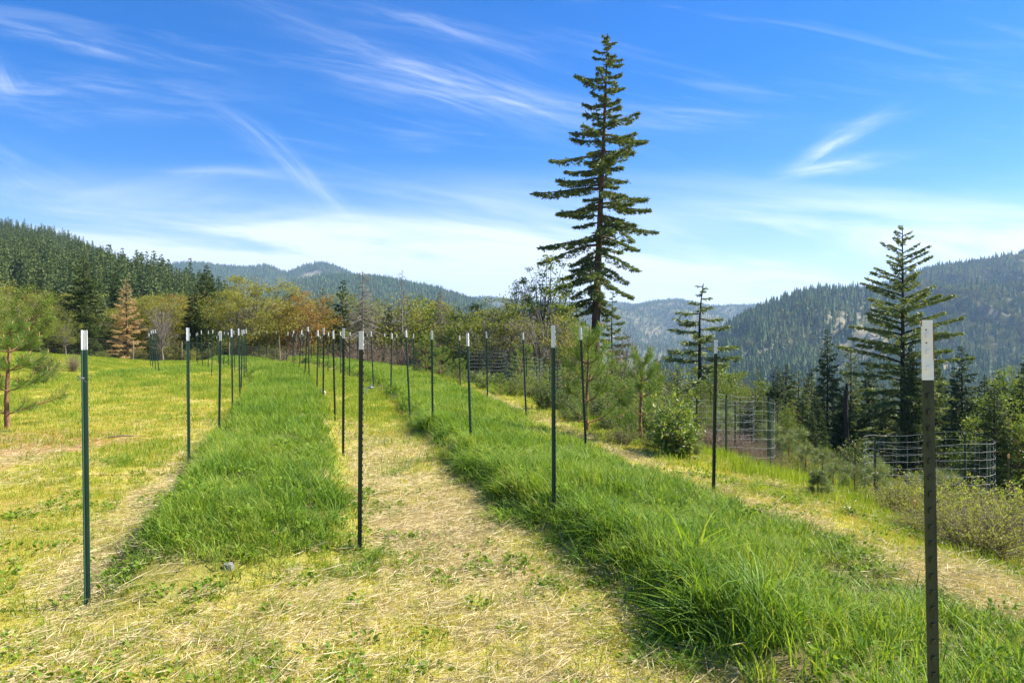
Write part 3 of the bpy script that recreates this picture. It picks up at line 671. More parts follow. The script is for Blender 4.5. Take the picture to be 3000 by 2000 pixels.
def bush(seed, H=1., Wr=.8, stems=40, leaves=2500, ls=.05, leaf='shrub', bark='twig', spread=.9, arch=.3, sr=.006, leafpow=.6, lasp=.5, sub=2):
    rng = np.random.default_rng(seed); wood = MB(); fol = MB(); n = stems
    a = rng.random(n) * 6.28; r = Wr * (.15 + .85 * rng.random(n) ** .7); h = H * (.55 + .5 * rng.random(n)) * np.sqrt(np.clip(1.15 - (r / Wr) ** 2 * .7, .1, 1))
    t = np.linspace(0, 1, 6)[None]
    path = np.stack([np.cos(a)[:, None] * r[:, None] * (t * .4 + .6 * t ** 1.6) + rng.normal(0, .03, (n, 6)) * t, np.sin(a)[:, None] * r[:, None] * (t * .4 + .6 * t ** 1.6) + rng.normal(0, .03, (n, 6)) * t,
                     h[:, None] * (1.15 * t - arch * t ** 2.5 * .6) - .1 * (1 - t)], -1)
    allp = [path]
    cur = path
    for lv in range(sub):
        m_ = len(cur); k = 3; src = np.repeat(np.arange(m_), k); ti = rng.integers(1, 5, m_ * k); p0 = cur[src, ti]
        T = unit(cur[src, np.minimum(ti + 1, 5)] - p0); dd = unit(T * .7 + rng.normal(0, .65, (m_ * k, 3)) + np.array([0, 0, .15])); L = (.32 if lv == 0 else .18) * H * (.5 + rng.random(m_ * k))
        nt_ = t[0][None, :, None]; q = p0[:, None] + dd[:, None] * L[:, None, None] * nt_ + rng.normal(0, .012 * H, (m_ * k, 6, 3)) * nt_
        q[..., 2] = np.maximum(q[..., 2], .02); allp.append(q); cur = q
    for i, p_ in enumerate(allp):
        if i == 2: p_ = p_[:, ::2]
        kk = p_.shape[1]; tubes(wood, p_, (sr * (.55 ** i) * (1 - .7 * np.linspace(0, 1, kk)))[None] * np.ones((len(p_), 1)) + .0008, 4 if i == 0 else 3)
    P_ = np.concatenate([p_ for p_ in allp[max(0, len(allp) - 2):]]); li = rng.integers(0, len(P_), leaves); tl = (rng.random(leaves) ** leafpow) * 4.99; i0 = tl.astype(int); f = (tl - i0)[:, None]
    C = P_[li, i0] * (1 - f) + P_[li, i0 + 1] * f + rng.normal(0, ls * .25, (leaves, 3))
    diamonds(fol, C, rng.normal(size=(leaves, 3)) + np.array([0, 0, .35]), ls * (.55 + .8 * rng.random(leaves)), ls * lasp, rng, .1)
    return [('stems', wood.mesh('stems', M[bark], True)), ('foliage', fol.mesh('foliage', M[leaf]))]

T = {}
T['fir0'] = conifer(1, nb=130, K=42, nl=6, ll=.26, lw=.085, Rm=2.3, up=.25, droop=.35, power=.8)
T['fir1'] = conifer(2, nb=120, K=38, nl=6, ll=.26, lw=.085, Rm=2.1, up=.25, droop=.5, power=.75, irr=.35)
T['fir2'] = conifer(3, nb=90, K=34, nl=5, ll=.30, lw=.09, Rm=1.9, up=.3, droop=.35, irr=.45, clear=.12, leaf='fir_blue')
T['open0'] = conifer(4, nb=46, K=60, nl=5, ll=.24, lw=.07, Rm=2.5, up=.12, droop=.28, tip=.2, power=.72, clear=.10, wid=.14, irr=.3, leaf='hero')
T['open1'] = conifer(5, nb=52, K=60, nl=5, ll=.24, lw=.07, Rm=2.3, up=.05, droop=.22, tip=.16, power=.7, clear=.16, wid=.13, irr=.35, leaf='hero', bend_top=.06)
T['pine0'] = conifer(6, nb=60, K=26, nl=8, ll=.22, lw=.05, Rm=1.5, up=.55, droop=.2, power=.55, clear=.12, wid=.2, irr=.4, leaf='pine', bark='bark')
T['pine1'] = conifer(7, nb=70, K=28, nl=8, ll=.22, lw=.05, Rm=1.8, up=.45, droop=.2, power=.6, clear=.05, wid=.22, irr=.35, leaf='pine', bark='bark')
T['brown'] = conifer(8, nb=64, K=24, nl=9, ll=.26, lw=.05, Rm=1.9, up=.5, droop=.25, power=.7, clear=.06, wid=.2, irr=.35, leaf='brown', bark='bark')
T['dead0'] = conifer(9, nb=80, K=30, nl=2, ll=.30, lw=.02, Rm=1.9, up=.1, droop=.75, power=.6, clear=.08, wid=.18, leaf='deadtwig', bark='bark_grey', bare=True, irr=.4)
T['dead1'] = conifer(10, nb=110, K=32, nl=3, ll=.26, lw=.02, Rm=1.7, up=.5, droop=.3, power=.75, clear=.05, wid=.18, leaf='redtwig', bark='bark_grey', bare=True)
T['snag'] = conifer(11, nb=46, K=12, nl=1, ll=.22, lw=.02, Rm=1.1, up=.2, droop=.5, power=.4, clear=.1, wid=.12, leaf='deadtwig', bark='bark_grey', bare=True, irr=.7, trunk=.14)
T['oak0'] = broadleaf(20, nc=95, nleaf=112, leaf='oak', Wr=3.2, bark='bark_grey')
T['oak1'] = broadleaf(21, nc=80, nleaf=105, leaf='oak2', Wr=2.6, bark='bark_grey')
T['orange'] = broadleaf(22, nc=80, nleaf=120, leaf='orange', Wr=2.2, bark='bark_grey', hz=.45)
T['bare'] = broadleaf(23, nc=110, nleaf=10, leaf='redtwig', Wr=2.4, bark='bark_grey', twigs=8, hz=.42)
T['mad0'] = broadleaf(24, nc=100, nleaf=110, leaf='madrone', Wr=2.8, bark='bark_madrone', ls=.16, stems=2, clump=.42, hz=.46, zc=.55)
T['mad1'] = broadleaf(25, nc=75, nleaf=55, leaf='madrone', Wr=1.5, bark='bark_madrone', ls=.14, stems=3, clump=.30, hz=.48, zc=.56, start=.35)
T['mad2'] = broadleaf(26, nc=55, nleaf=51, leaf='oak2', Wr=1.3, bark='bark_madrone', ls=.12, stems=3, clump=.32, hz=.5, zc=.55, start=.4, twigs=6)
T['yp0'] = young_pine(30, 4.0, 1.5, 8, 5, 150, .22, .012, .07)
T['yp1'] = young_pine(31, 3.2, 1.5, 6, 5, 170, .22, .011, .06)

_top = {}
def top_of(parts):
    k = parts[1][1].name
    if k not in _top:
        me = parts[1][1]; a = np.empty(len(me.vertices) * 3); me.vertices.foreach_get('co', a); _top[k] = float(np.percentile(a[2::3], 99.7))
    return _top[k]
def tree(kind, u, vt, d, w=1., label=None, cat='tree', name='tree', group=None, rz=None, base=None, H0=10., lean=0.):
    x = (u - 1500) / F * d; z = tz(x, d) if base is None else base
    H = (EYE + (HOR - vt) / F * d) - z; s = H / top_of(T[kind])
    return place(name, T[kind], (x, d, z - .05), rz if rz is not None else (u * 7.3) % 6.28, (s * w, s * w, s), label, cat, group, (0, lean))
tree('fir0', 245, 755, 58, 1.15, 'broad dark green fir, largest conifer left of the orange-brown dying pine', name='fir_tree')
tree('fir1', 338, 785, 68, .8, 'dark fir peeking from behind the top of the orange-brown dying pine', name='fir_tree')
tree('brown', 372, 818, 50, 1.2, 'orange-brown dying pine in front of the dark firs at left', name='dying_pine')
tree('fir1', 605, 778, 58, 1.1, 'tall pointed dark fir just left of the big yellowish oak', name='fir_tree')
tree('fir0', 570, 838, 53, 1.1, 'shorter blue-green fir in front of the pointed dark fir', name='fir_tree')
tree('bare', 478, 885, 47, .85, 'leafless purple-brown tree between the dying pine and the pointed fir', name='bare_tree')
tree('oak0', 755, 808, 52, 1.35, 'big oak with yellowish spring leaves, widest crown behind the left berm', name='oak_tree')
tree('oak0', 700, 850, 50, 1.2, 'lower yellow-olive oak overlapping the left side of the big oak', name='oak_tree')
tree('oak1', 832, 880, 56, 1.3, 'olive oak between the big yellowish oak and the orange tree', name='oak_tree')
tree('orange', 885, 858, 53, 1.3, 'tree with orange and ochre leaves behind the left berm', name='orange_tree')
tree('pine0', 945, 843, 57, .75, 'slim bright green pine right of the orange-leaved tree', name='pine_tree')
tree('fir2', 1005, 822, 58, .9, 'dark fir with drooping layered branches left of the grey dead conifer', name='fir_tree')
tree('dead0', 1062, 798, 51, 1.2, 'grey dead conifer with drooping lichen-covered twigs', name='dead_tree')
tree('snag', 1180, 792, 52, .9, 'thin bare snag with the tallest spike left of the mountain dip', name='dead_tree')
tree('fir1', 1140, 905, 54, .6, 'small dark fir between the grey dead conifer and the thin snag', name='fir_tree')
tree('dead1', 1290, 852, 53, .85, 'reddish-grey dead conifer with a full twiggy cone shape', name='dead_tree')
tree('oak0', 1390, 888, 46, 1.25, 'loose yellow-green oak right of the reddish-grey dead conifer', name='oak_tree')
tree('pine1', 1445, 900, 43, 1.2, 'full green pine below the slim yellow-green tree', name='pine_tree')
tree('mad2', 1535, 780, 44, 1.0, 'slim airy tree with yellow-green leaves, tallest left of the madrones', name='slim_tree')
tree('mad2', 1470, 870, 47, .8, 'thin-crowned tree with bare twigs beside the slim yellow-green tree', name='slim_tree', rz=2.)
tree('mad2', 1500, 852, 46, .7, 'second slim airy tree, shorter, left of the slim yellow-green one', name='slim_tree', rz=3.)
tree('bare', 1648, 812, 47, .6, 'bare twiggy tree right behind the tall leafy madrone', name='bare_tree', rz=1.)
tree('mad2', 1572, 835, 43, .8, 'airy yellow-green tree between the slim tree and the tall madrone', name='slim_tree', rz=5.)
tree('mad1', 1612, 750, 42, 1.1, 'tall leafy madrone against the sky just left of the giant fir', name='madrone_tree')
tree('snag', 1668, 830, 44, .7, 'dark leaning snag between the tall madrone and the giant fir', name='dead_tree')
tree('mad0', 1655, 935, 39, 1.1, 'bushy dark green madrone at the foot of the giant fir', name='madrone_tree')
tree('pine1', 1560, 960, 38, .8, 'dark green pine below the tall leafy madrone', name='pine_tree')
tree('open1', 1792, 858, 53, .85, 'smaller fir whose boughs show right of the giant fir trunk', name='fir_tree')
tree('bare', 1830, 965, 46, .7, 'tangled leafless tree right of the giant fir trunk', name='bare_tree')
# the giant fir
T['hero'] = conifer(40, tl=.5, H=24., Rm=3.7, clear=.27, nb=128, K=125, nl=7, ll=.22, lw=.07, up=.10, droop=.6, tip=.30, power=.62, peak=.66, trunk=.36, wid=.15, hang=.55, irr=.75, leaf='hero', bark='bark', sides=10)
tree('hero', 1737, 105, 45, 1., 'giant fir towering over everything right of centre', name='giant_fir', H0=24., lean=R_(2.6), rz=.4)
tree('open1', 2050, 842, 60, 1.35, 'lone layered fir with flat open boughs and a crooked top', name='fir_tree', rz=0.)
T['hero2'] = conifer(41, H=14., Rm=4.1, clear=.13, nb=104, K=110, nl=7, ll=.20, lw=.06, up=.42, droop=.32, tip=.10, power=.68, trunk=.22, wid=.11, hang=.3, irr=.3, leaf='hero', bark='bark_dark')
tree('hero2', 2646, 668, 38, 1., 'large cone-shaped fir at right with ascending separated boughs', name='fir_tree', H0=14., rz=1.)
tree('pine0', 1925, 1040, 38, 1.0, 'small pine standing left of the lone layered fir', name='pine_tree')
tree('snag', 1947, 1045, 40, .4, 'thin bare pole of a dead tree left of the lone layered fir', name='dead_tree')
tree('pine1', 2010, 1165, 34, .8, 'olive young conifer below the left boughs of the layered fir', name='pine_tree')
tree('pine0', 2062, 1120, 36, .9, 'yellow-green conifer right at the foot of the layered fir', name='pine_tree')
tree('mad0', 2185, 1088, 44, 1.15, 'round bright yellow-green madrone below the near hill', name='madrone_tree', rz=1.)
tree('mad0', 2105, 1085, 50, .8, 'madrone behind the dark post, left of the round bright madrone', name='madrone_tree')
tree('pine0', 2262, 1112, 47, .9, 'pale pine just right of the round bright madrone', name='pine_tree')
tree('pine0', 2222, 1075, 62, .6, 'thin spire-topped conifer behind the round bright madrone', name='pine_tree')
tree('mad1', 2330, 1168, 42, 1.1, 'small light green madrone right of the pale pine', name='madrone_tree')
tree('pine0', 2352, 1150, 40, .9, 'dark pine with a thin trunk beside the small light green madrone', name='pine_tree')
tree('fir2', 2423, 966, 40, .8, 'tall narrow pine-like fir, first dark conifer right of the valley', name='fir_tree')
tree('pine0', 2491, 1016, 43, .95, 'half-bare conifer right of the tall narrow fir', name='pine_tree')
tree('fir1', 2547, 1053, 45, .8, 'mid-green fir between the half-bare conifer and the cone-shaped fir', name='fir_tree')
tree('fir0', 2672, 992, 36, .55, 'dense young fir hugging the trunk of the large cone-shaped fir', name='fir_tree')
tree('fir1', 2735, 1010, 41, .75, 'fir directly behind the nearest white-tipped post', name='fir_tree')
tree('fir2', 2817, 1014, 34, .95, 'dark pyramid-shaped fir right of the nearest white-tipped post', name='fir_tree')
tree('fir1', 2885, 1100, 33, .8, 'low dark fir right of the pyramid-shaped fir', name='fir_tree')
T['lean'] = broadleaf(45, H=10., nc=110, nleaf=90, leaf='madrone', Wr=2.6, bark='bark_dark', ls=.16, clump=.42, hz=.34, zc=.66, lean=.0, start=.3, trunk=.2)
tree('lean', 2925, 1062, 29, .9, 'madrone with a dark leaning trunk at the right edge', name='madrone_tree', lean=R_(16))
tree('mad0', 3040, 1120, 33, .8, 'leafy madrone crossing the right edge of the picture', name='madrone_tree')
tree('fir0', 3010, 1050, 46, .8, 'dark fir behind the leaning madrone', name='fir_tree')
MB_ = MB(); tubes(MB_, np.array([[0, 0, -.3], [.03, 0, 1.5], [0, .03, 3.], [.05, 0, 4.3]]), np.array([.17, .14, .12, .06]), 9)
sn = MB_.obj('stump', M['bark_dark'], smooth=True); x_, y_ = (2478 - 1500) / F * 35, 35; z_ = tz(x_, y_); sn.location = (x_, y_, z_)
sn.scale = (1, 1, (EYE + (HOR - 1125) / F * 35 - z_) / 4.3); tag(sn, 'broken dark dead trunk with no branches left of the cone-shaped fir', 'dead trunk')
# dark trees filling the wood at right, in rows behind the named ones
fr = np.random.default_rng(5)
G = 'dark conifers standing close together in the wood at right'
for i, u in enumerate([2385, 2450, 2510, 2575, 2620, 2700, 2765, 2800, 2860, 2930, 2985, 3060, 2480, 2600, 2720, 2840, 2960]):
    tree(['fir0', 'fir1', 'fir2'][i % 3], u + fr.normal(0, 8), 1120 + fr.normal(0, 28) + (50 if i > 11 else 0), 46 + fr.random() * 14 if i < 12 else 36 + fr.random() * 5, .85, 'dark green conifer packed among others in the wood at right', name='conifer_tree', group=G)
for (u, vt, d, k, w_, lb) in [(1960, 1120, 44, 'pine1', 1.1, 'feathery green pine filling the gap left of the layered fir'), (2080, 1170, 32, 'oak1', 1.1, 'olive bushy tree right below the layered fir'), (2140, 1150, 36, 'pine1', 1.2, 'green pine left of the round bright madrone foot'),
        (2240, 1160, 34, 'pine1', 1.2, 'bright green pine right of the round madrone foot'), (2300, 1190, 33, 'mad0', .9, 'small leafy tree above the far saplings'), (2395, 1165, 34, 'fir1', 1.1, 'dark fir over the far saplings left of the tall narrow fir'), (2010, 1080, 75, 'oak1', 1.2, 'pale olive tree low behind the layered fir')]:
    tree(k, u, vt, d, w_, lb, name='slope_tree')
G = 'trees of the belt beyond the fence'
for i, u in enumerate([-90, -30, 20, 60, 110, 150, 190, 290, 430, 470, 520, 660, 730, 790, 850, 910, 960, 1040, 1090, 1140, 1230, 1260, 1340, 1390, 1430, 1490, 1540, 1600, 1650, 1720, 1780, 1860, 1900, 1980, 2030, 2130, 2290]):
    k = ['fir0', 'fir1', 'oak1', 'fir2', 'pine1', 'oak0', 'mad0'][int(fr.integers(0, 7))]
    vt = 885 + fr.normal(0, 22) if u < 1300 else (1000 + fr.normal(0, 25) if u < 1750 else 1120 + fr.normal(0, 15))
    if u < 240: vt = 840 + fr.normal(0, 20)
    tree(k, u, vt, 56 + fr.random() * 10, 1.3 if k[0] in 'om' else 1.05, 'one of the mixed trees filling the belt behind the nearer trees', name='belt_tree', group=G)
tree('mad0', 95, 835, 43, .9, 'pale-leaved madrone above the young pine at the left edge', name='madrone_tree')
tree('mad0', -30, 830, 46, .8, 'green madrone cut by the left edge of the picture', name='madrone_tree')
tree('oak1', 190, 910, 42, .8, 'bright green bushy oak at the left, below the broad fir', name='oak_tree')
for (ua, ub, du, v0, dv, d0, d1, ks, w_) in [(380, 1000, 46, 885, 20, 60, 66, ['oak0', 'oak1', 'oak0', 'orange', 'fir1', 'pine1'], 1.35), (-60, 260, 45, 862, 22, 52, 62, ['oak1', 'mad0', 'fir1'], 1.4),
        (1010, 1400, 40, 895, 26, 54, 60, ['oak1', 'bare', 'fir2', 'pine1', 'oak0'], 1.3), (1380, 1700, 34, 900, 38, 36, 44, ['oak1', 'mad2', 'pine1', 'mad1', 'oak0', 'bare'], 1.35),
        (1760, 1960, 40, 1050, 22, 34, 46, ['pine1', 'oak1', 'mad0'], 1.2), (1940, 2400, 34, 1112, 26, 42, 58, ['fir0', 'pine1', 'mad0', 'fir1', 'pine0', 'fir2'], 1.2), (1960, 2420, 46, 1185, 24, 29, 35, ['pine1', 'fir1', 'mad0', 'pine0', 'fir0'], 1.15), (2900, 3140, 50, 1150, 25, 26, 30, ['mad0', 'fir1', 'oak1'], 1.1)]:
    for u in np.arange(ua, ub, du):
        tree(ks[int(fr.integers(0, len(ks)))], u + fr.normal(0, 9), v0 + fr.normal(0, dv), d0 + (d1 - d0) * fr.random(), w_, 'one of the mixed trees filling the belt behind the nearer trees', name='belt_tree', group=G)
# low green growth in front of the belt
T['under'] = bush(50, 3., 2.2, 60, 5200, .13, 'madrone', 'twig', sr=.02); T['undery'] = bush(51, 3., 2.0, 60, 4200, .12, 'budleaf', 'twig', sr=.02); T['underb'] = bush(52, 3., 2.2, 90, 700, .10, 'redtwig', 'twig', sr=.018)
G = 'bushes growing along the belt of trees beyond the fence'
for i, (u, vt, d, k) in enumerate([(300, 1020, 48, 'under'), (410, 1010, 47, 'undery'), (505, 985, 48, 'undery'), (560, 1010, 46, 'undery'), (625, 1010, 48, 'under'), (700, 1000, 50, 'underb'), (790, 990, 50, 'under'), (860, 990, 50, 'underb'), (930, 985, 50, 'orangeb'), (990, 995, 50, 'underb'), (1060, 985, 48, 'underb'), (1120, 990, 48, 'underb'), (1180, 985, 47, 'underb'), (1240, 990, 46, 'underb'), (1290, 985, 45, 'underb'), (1350, 985, 42, 'under'), (1500, 1010, 38, 'under'), (1590, 1030, 36, 'under')]):
    if k == 'orangeb': k = 'undery'
    tree(k, u, vt, d, 1., {'under': 'green leafy bush at the foot of the belt beyond the fence', 'undery': 'yellow-green bush at the foot of the belt beyond the fence', 'underb': 'leafless brown bush at the foot of the belt beyond the berms'}[k], 'bush', 'bush', G, H0=3.)
tree('underb', 215, 1025, 30, .8, 'leafless twiggy bush left of the nearest left post tip', 'bush', 'bush', H0=3.)
tree('under', 130, 1015, 24, .7, 'green shrub behind the young pine at the left edge', 'bush', 'bush', H0=3.)

# young pines
T['P1'] = young_pine(60, 2.35, 1.1, 5, 5, 240, .17, .0058, .055, low=.16, cand=.11, rise=.5, split=True)
tree('P1', 24, 925, 13, 1., 'young pine with long needles at the left edge of the picture', name='young_pine', H0=2.35, rz=.6)
T['P2'] = young_pine(61, 2.6, 1.0, 5, 5, 330, .19, .0062, .05, low=.12, cand=.16, rise=.95, split=True)
tree('P2', 1722, 940, 12.6, 1., 'tall young pine right behind the post at the berm edge', name='young_pine', H0=2.6, rz=1.)
T['P3'] = young_pine(62, 2.4, .85, 5, 5, 360, .19, .0062, .045, leaf='needle', low=.12, cand=.16, rise=.9, split=True)
tree('P3', 1880, 1008, 12.0, 1., 'dense young pine with three orange candles left of the layered fir', name='young_pine', H0=2.4, rz=2.)
tree('P3', 1815, 1110, 13.5, .9, 'darker young pine squeezed between the two tallest young pines', name='young_pine', H0=2.4, rz=4.)
tree('yp0', 1248, 972, 27, 1., 'leftmost young pine beyond the right berm, taller than its neighbours', name='young_pine', H0=4.)
tree('yp1', 1290, 1010, 25.5, 1., 'second young pine from the left beyond the right berm', name='young_pine', H0=3.2)
tree('yp1', 1345, 1045, 23, 1., 'young pine behind the post left of the log cages', name='young_pine', H0=3.2)
tree('yp1', 1465, 1085, 19, .9, 'young pine in front of the far wire cages', name='young_pine', H0=3.2)
tree('yp0', 1530, 1000, 31, 1., 'young pine behind the far wire cages', name='young_pine', H0=4.)
T['S1'] = young_pine(70, 1.0, .36, 3, 5, 420, .20, .0048, .024, leaf='needle2', low=.38, cand=.10, rise=.5, split=True)
T['S2'] = young_pine(71, 1.1, .42, 3, 4, 190, .23, .006, .026, leaf='needle2', low=.25, cand=.13, rise=.4)
G = 'young pine saplings on the grassy slope at right'
for i, (u, vt, d, k, lb) in enumerate([(2396, 1362, 8.6, 'S1', 'nearest pine sapling, drooping silvery needles left of the broad-leaved plant'),
        (2505, 1345, 12, 'S2', 'pine sapling just above the broad-leaved plant'), (2560, 1325, 14.5, 'S2', 'pine sapling left of the big round wire cage'),
        (2570, 1345, 11.6, 'S2', 'bushy pine sapling beside the left stake of the round cage'), (2690, 1370, 13, 'S2', 'pine sapling inside the big round wire cage'), (2770, 1360, 14, 'S2', 'pine sapling behind the nearest post, inside the cage'),
        (2120, 1190, 20, 'S2', 'sapling with orange candles right of the dark post on the slope'), (2260, 1225, 18, 'S2', 'pine sapling behind the right stake of the square cage'), (2310, 1260, 16, 'S2', 'pine sapling first right of the square cage'),
        (2360, 1290, 15.5, 'S2', 'pine sapling second right of the square cage'), (2410, 1300, 15, 'S2', 'pine sapling third right of the square cage'), (2020, 1250, 10.5, 'S1', 'thin sapling between the leafy bush and the dark post'),
        (2340, 1240, 22, 'S2', 'small far pine sapling below the light green madrone'), (2460, 1330, 17, 'S2', 'pine sapling left of the rounded pale shrub'), (2440, 1345, 13, 'S2', 'pine sapling behind the nearest sapling')]):
    tree(k, u, vt, d, 1.15, lb, 'pine sapling', 'pine_sapling', G, H0=1.0 if k == 'S1' else 1.1)

# shrubs
def shrub(parts, u, vt, d, H0, label, cat='bush', name='bush', w=1., rz=0., group=None):
    T['_'] = parts; return tree('_', u, vt, d, w, label, cat, name, group, rz, H0=H0)
shrub(bush(80, 1.5, .8, 46, 2600, .13, 'bigleaf', 'twig', sr=.010, lasp=.42), 1975, 1150, 10.6, 1.5, 'leafy bush with large glossy leaves left of the dark post', rz=1.)
shrub(bush(81, 1.6, 1.1, 46, 5200, .085, 'shrub', 'twig', sr=.010), 1590, 1110, 16.2, 1.6, 'dark glossy bush behind the berm, left of the tall young pine')
shrub(bush(82, 1.2, 1.0, 44, 3600, .07, 'shrub', 'twig', sr=.009), 1690, 1165, 14., 1.2, 'dark undergrowth at the foot of the tall young pine')
shrub(bush(83, 1.1, 1.0, 60, 1600, .06, 'madrone', 'twig', sr=.008), 1830, 1230, 11.3, 1.1, 'low twiggy undergrowth below the dense young pine')
shrub(bush(84, 1.2, .9, 40, 2600, .08, 'bigleaf', 'twig', sr=.008), 1420, 1080, 22, 1.2, 'light green leafy bush in front of the far wire cages')
shrub(bush(85, 1.0, .7, 40, 2200, .07, 'shrub', 'twig', sr=.008), 1215, 1060, 30, 1.0, 'dark round bush at the far end of the right berm')
shrub(bush(86, .75, .42, 20, 420, .14, 'bigleaf', 'twig', sr=.008, lasp=.40, arch=.2, sub=1), 2490, 1462, 7.3, .75, 'low plant with broad pale-backed leaves on the slope', 'plant', 'leafy_plant', w=1.1)
shrub(bush(87, 1.2, 1.0, 40, 3600, .07, 'shrub', 'twig', sr=.008), 2500, 1285, 19, 1.2, 'rounded pale green shrub below the dark conifers')
shrub(bush(91, 1.2, 1.0, 40, 3000, .08, 'shrub', 'twig', sr=.008), 2420, 1300, 20, 1.2, 'rounded green shrub left of the rounded pale one', w=.7)
shrub(bush(88, 1.3, .9, 46, 3600, .085, 'bigleaf', 'twig', sr=.010), 2905, 1395, 11.5, 1.3, 'bright green leafy bush right of the big round cage')
shrub(bush(89, 1.15, 1.25, 170, 11000, .032, 'budleaf', 'twig', sr=.006, arch=.5, sub=2, lasp=.55), 2870, 1440, 6.3, 1.15, 'large tangled bush with tiny yellow-green buds at the right edge', rz=.3, w=1.1)
shrub(bush(90, .9, .9, 120, 6000, .028, 'budleaf', 'twig', sr=.005, arch=.5, sub=2, lasp=.55), 2680, 1480, 6.9, .9, 'smaller tangled budding bush left of the nearest post', rz=1.3)
T['ug0'] = bush(95, 1.4, 1.1, 44, 4200, .08, 'shrub', 'twig', sr=.01); T['ug1'] = bush(96, 1.4, 1.1, 44, 3600, .075, 'madrone', 'twig', sr=.01)
G = 'undergrowth bushes along the outer side of the right berm'
for i, (u, vt, d, k) in enumerate([(1640, 1130, 17, 'ug0'), (1660, 1185, 14.5, 'ug1'), (1760, 1150, 16, 'ug0'), (1770, 1210, 13, 'ug0'), (1850, 1140, 15, 'ug1'), (1900, 1180, 12.6, 'ug0'), (1930, 1130, 18, 'ug1'), (1720, 1120, 20, 'ug1'),
        (1830, 1110, 22, 'ug0'), (1560, 1085, 21, 'ug1'), (1500, 1100, 20, 'ug1'), (1390, 1080, 25, 'ug0'), (1340, 1070, 28, 'ug1'), (1300, 1060, 31, 'ug0'), (1910, 1250, 11.3, 'ug1'), (1600, 1060, 28, 'ug1'), (1780, 1080, 28, 'ug0'), (1900, 1090, 26, 'ug1')]):
    tree(k, u, vt, d, 1.15, 'one of the leafy undergrowth bushes crowding beyond the right berm', 'bush', 'bush', G, H0=1.4)
T['brush'] = bush(92, 1.0, .9, 110, 1500, .03, 'redtwig', 'twig', sr=.006, arch=.5); T['brushg'] = bush(93, 1.0, .9, 110, 5200, .042, 'budleaf', 'twig', sr=.006, arch=.5)
G = 'brown leafless brush on the slope beyond the dark post'
for (u, vt, d) in [(2060, 1235, 17), (2110, 1240, 16.5), (2150, 1250, 18), (2200, 1265, 17), (2235, 1290, 16), (2030, 1245, 20), (2180, 1330, 12.5), (2250, 1320, 14)]:
    tree('brush', u, vt, d, 1., 'brown leafless brush among the small wire cages on the slope', 'brush', 'brush', G, H0=1.)
G = 'greenish twiggy brush on the slope around the big round cage'
for (u, vt, d) in [(2290, 1330, 14), (2610, 1400, 9.5), (2720, 1410, 9), (2650, 1370, 12), (2820, 1390, 11), (2980, 1400, 9), (2340, 1310, 16)]:
    tree('brushg', u, vt, d, 1., 'low greenish twiggy brush near the big round wire cage', 'brush', 'brush', G, H0=1.)
T['offr'] = broadleaf(94, H=6., nc=60, nleaf=90, leaf='madrone', Wr=.8, bark='bark_madrone', ls=.12, clump=.3, hz=.45, zc=.55, start=.15, trunk=.08)
r_ = place('madrone_tree', T['offr'], (8.4, 5.45, tz(8.4, 5.45) - .05), .5, (1, 1, 1), 'slim madrone just past the right edge, shading the dirt strip', 'tree')

# ------------------------------------------------------------------ steel posts
def post_mesh(kind, z0, z1, studs=True, dark=False, tipmat=None):
    """T cross-section: flange 35 x 4 mm facing +X, web 30 mm towards -X"""
    mb = MB(); fx, fw, ft = .004, .0175, .0035
    prof = [(-.030, -.0022), (-.002, -.0022), (-.002, -fw), (fx - .0005, -fw), (fx, -fw + .002), (fx, fw - .002), (fx - .0005, fw), (-.002, fw), (-.002, .0022), (-.030, .0022)]
    zs = [z0, z1 - .002, z1]; v = []
    for j, z in enumerate(zs):
        s = .94 if j == 2 else 1.
        v += [(px_ * s, py_ * s, z) for px_, py_ in prof]
    n = len(prof); f = [(j * n + i, j * n + (i + 1) % n, (j + 1) * n + (i + 1) % n, (j + 1) * n + i) for j in range(2) for i in range(n)]
    mb.add(v, f); mb.add([(a, c_, z1) for a, c_ in [(-.028, -.002), (fx, -.002), (fx, .002), (-.028, .002)]], [(0, 1, 2, 3)])
    mb.add([(a, c_, z1) for a, c_ in [(-.002, -fw * .94), (fx * .94, -fw * .94), (fx * .94, fw * .94), (-.002, fw * .94)]], [(0, 1, 2, 3)])
    if studs:
        k = z0 + .03
        while k < z1 - .02:
            box(mb, (fx - .001, -.006, k), (fx + .0065, .006, k + .016)); k += .054
    return mb
def make_post(u, vt, vb, tip, face, label, group, mat='paint_green', d=None, near=False):
    H = 1.83; d = H * F / (vb - vt) if d is None else d
    ub = u[1]; x = (ub - 1500) / F * d; zt = EYE + (HOR - vt) / F * d; xt = (u[0] - 1500) / F * d; z0 = tz(x, d)
    L = zt - z0; tipl = tip
    r = empty('steel_post', (x, d, z0), 0)
    ang = math.atan2(xt - x, L); r.rotation_euler = (0, ang, 0)
    A = {'L': math.pi, 'R': 0., 'F': -math.pi / 2, 'B': math.pi / 2}[face] + (hash_(ub) - .5) * .5
    a = post_mesh('shaft', -.28, L - tipl, True).obj('shaft', M[mat], r); a.rotation_euler = (0, 0, A)
    t_ = post_mesh('tip', L - tipl + .0005, L, True).obj('painted_tip', M['paint_white'], r); t_.rotation_euler = (0, 0, A)
    if near:
        mb = MB(); rg = np.random.default_rng(3)
        for z in (L - .035, L - .078): box(mb, (.0035, -.0065, z), (.0044, -.002, z + .0055))
        box(mb, (.001, .0165, L - .13), (.0046, .0185, L - .01)); box(mb, (.001, -.0185, L - .02), (.0046, -.0168, L + .0005))
        o = mb.obj('rust_spot', M['rust'], r); o.rotation_euler = (0, 0, A)
    tag(r, label, 'post', group); return r
def hash_(v): return (math.sin(v * 12.9898) * 43758.5453) % 1.0
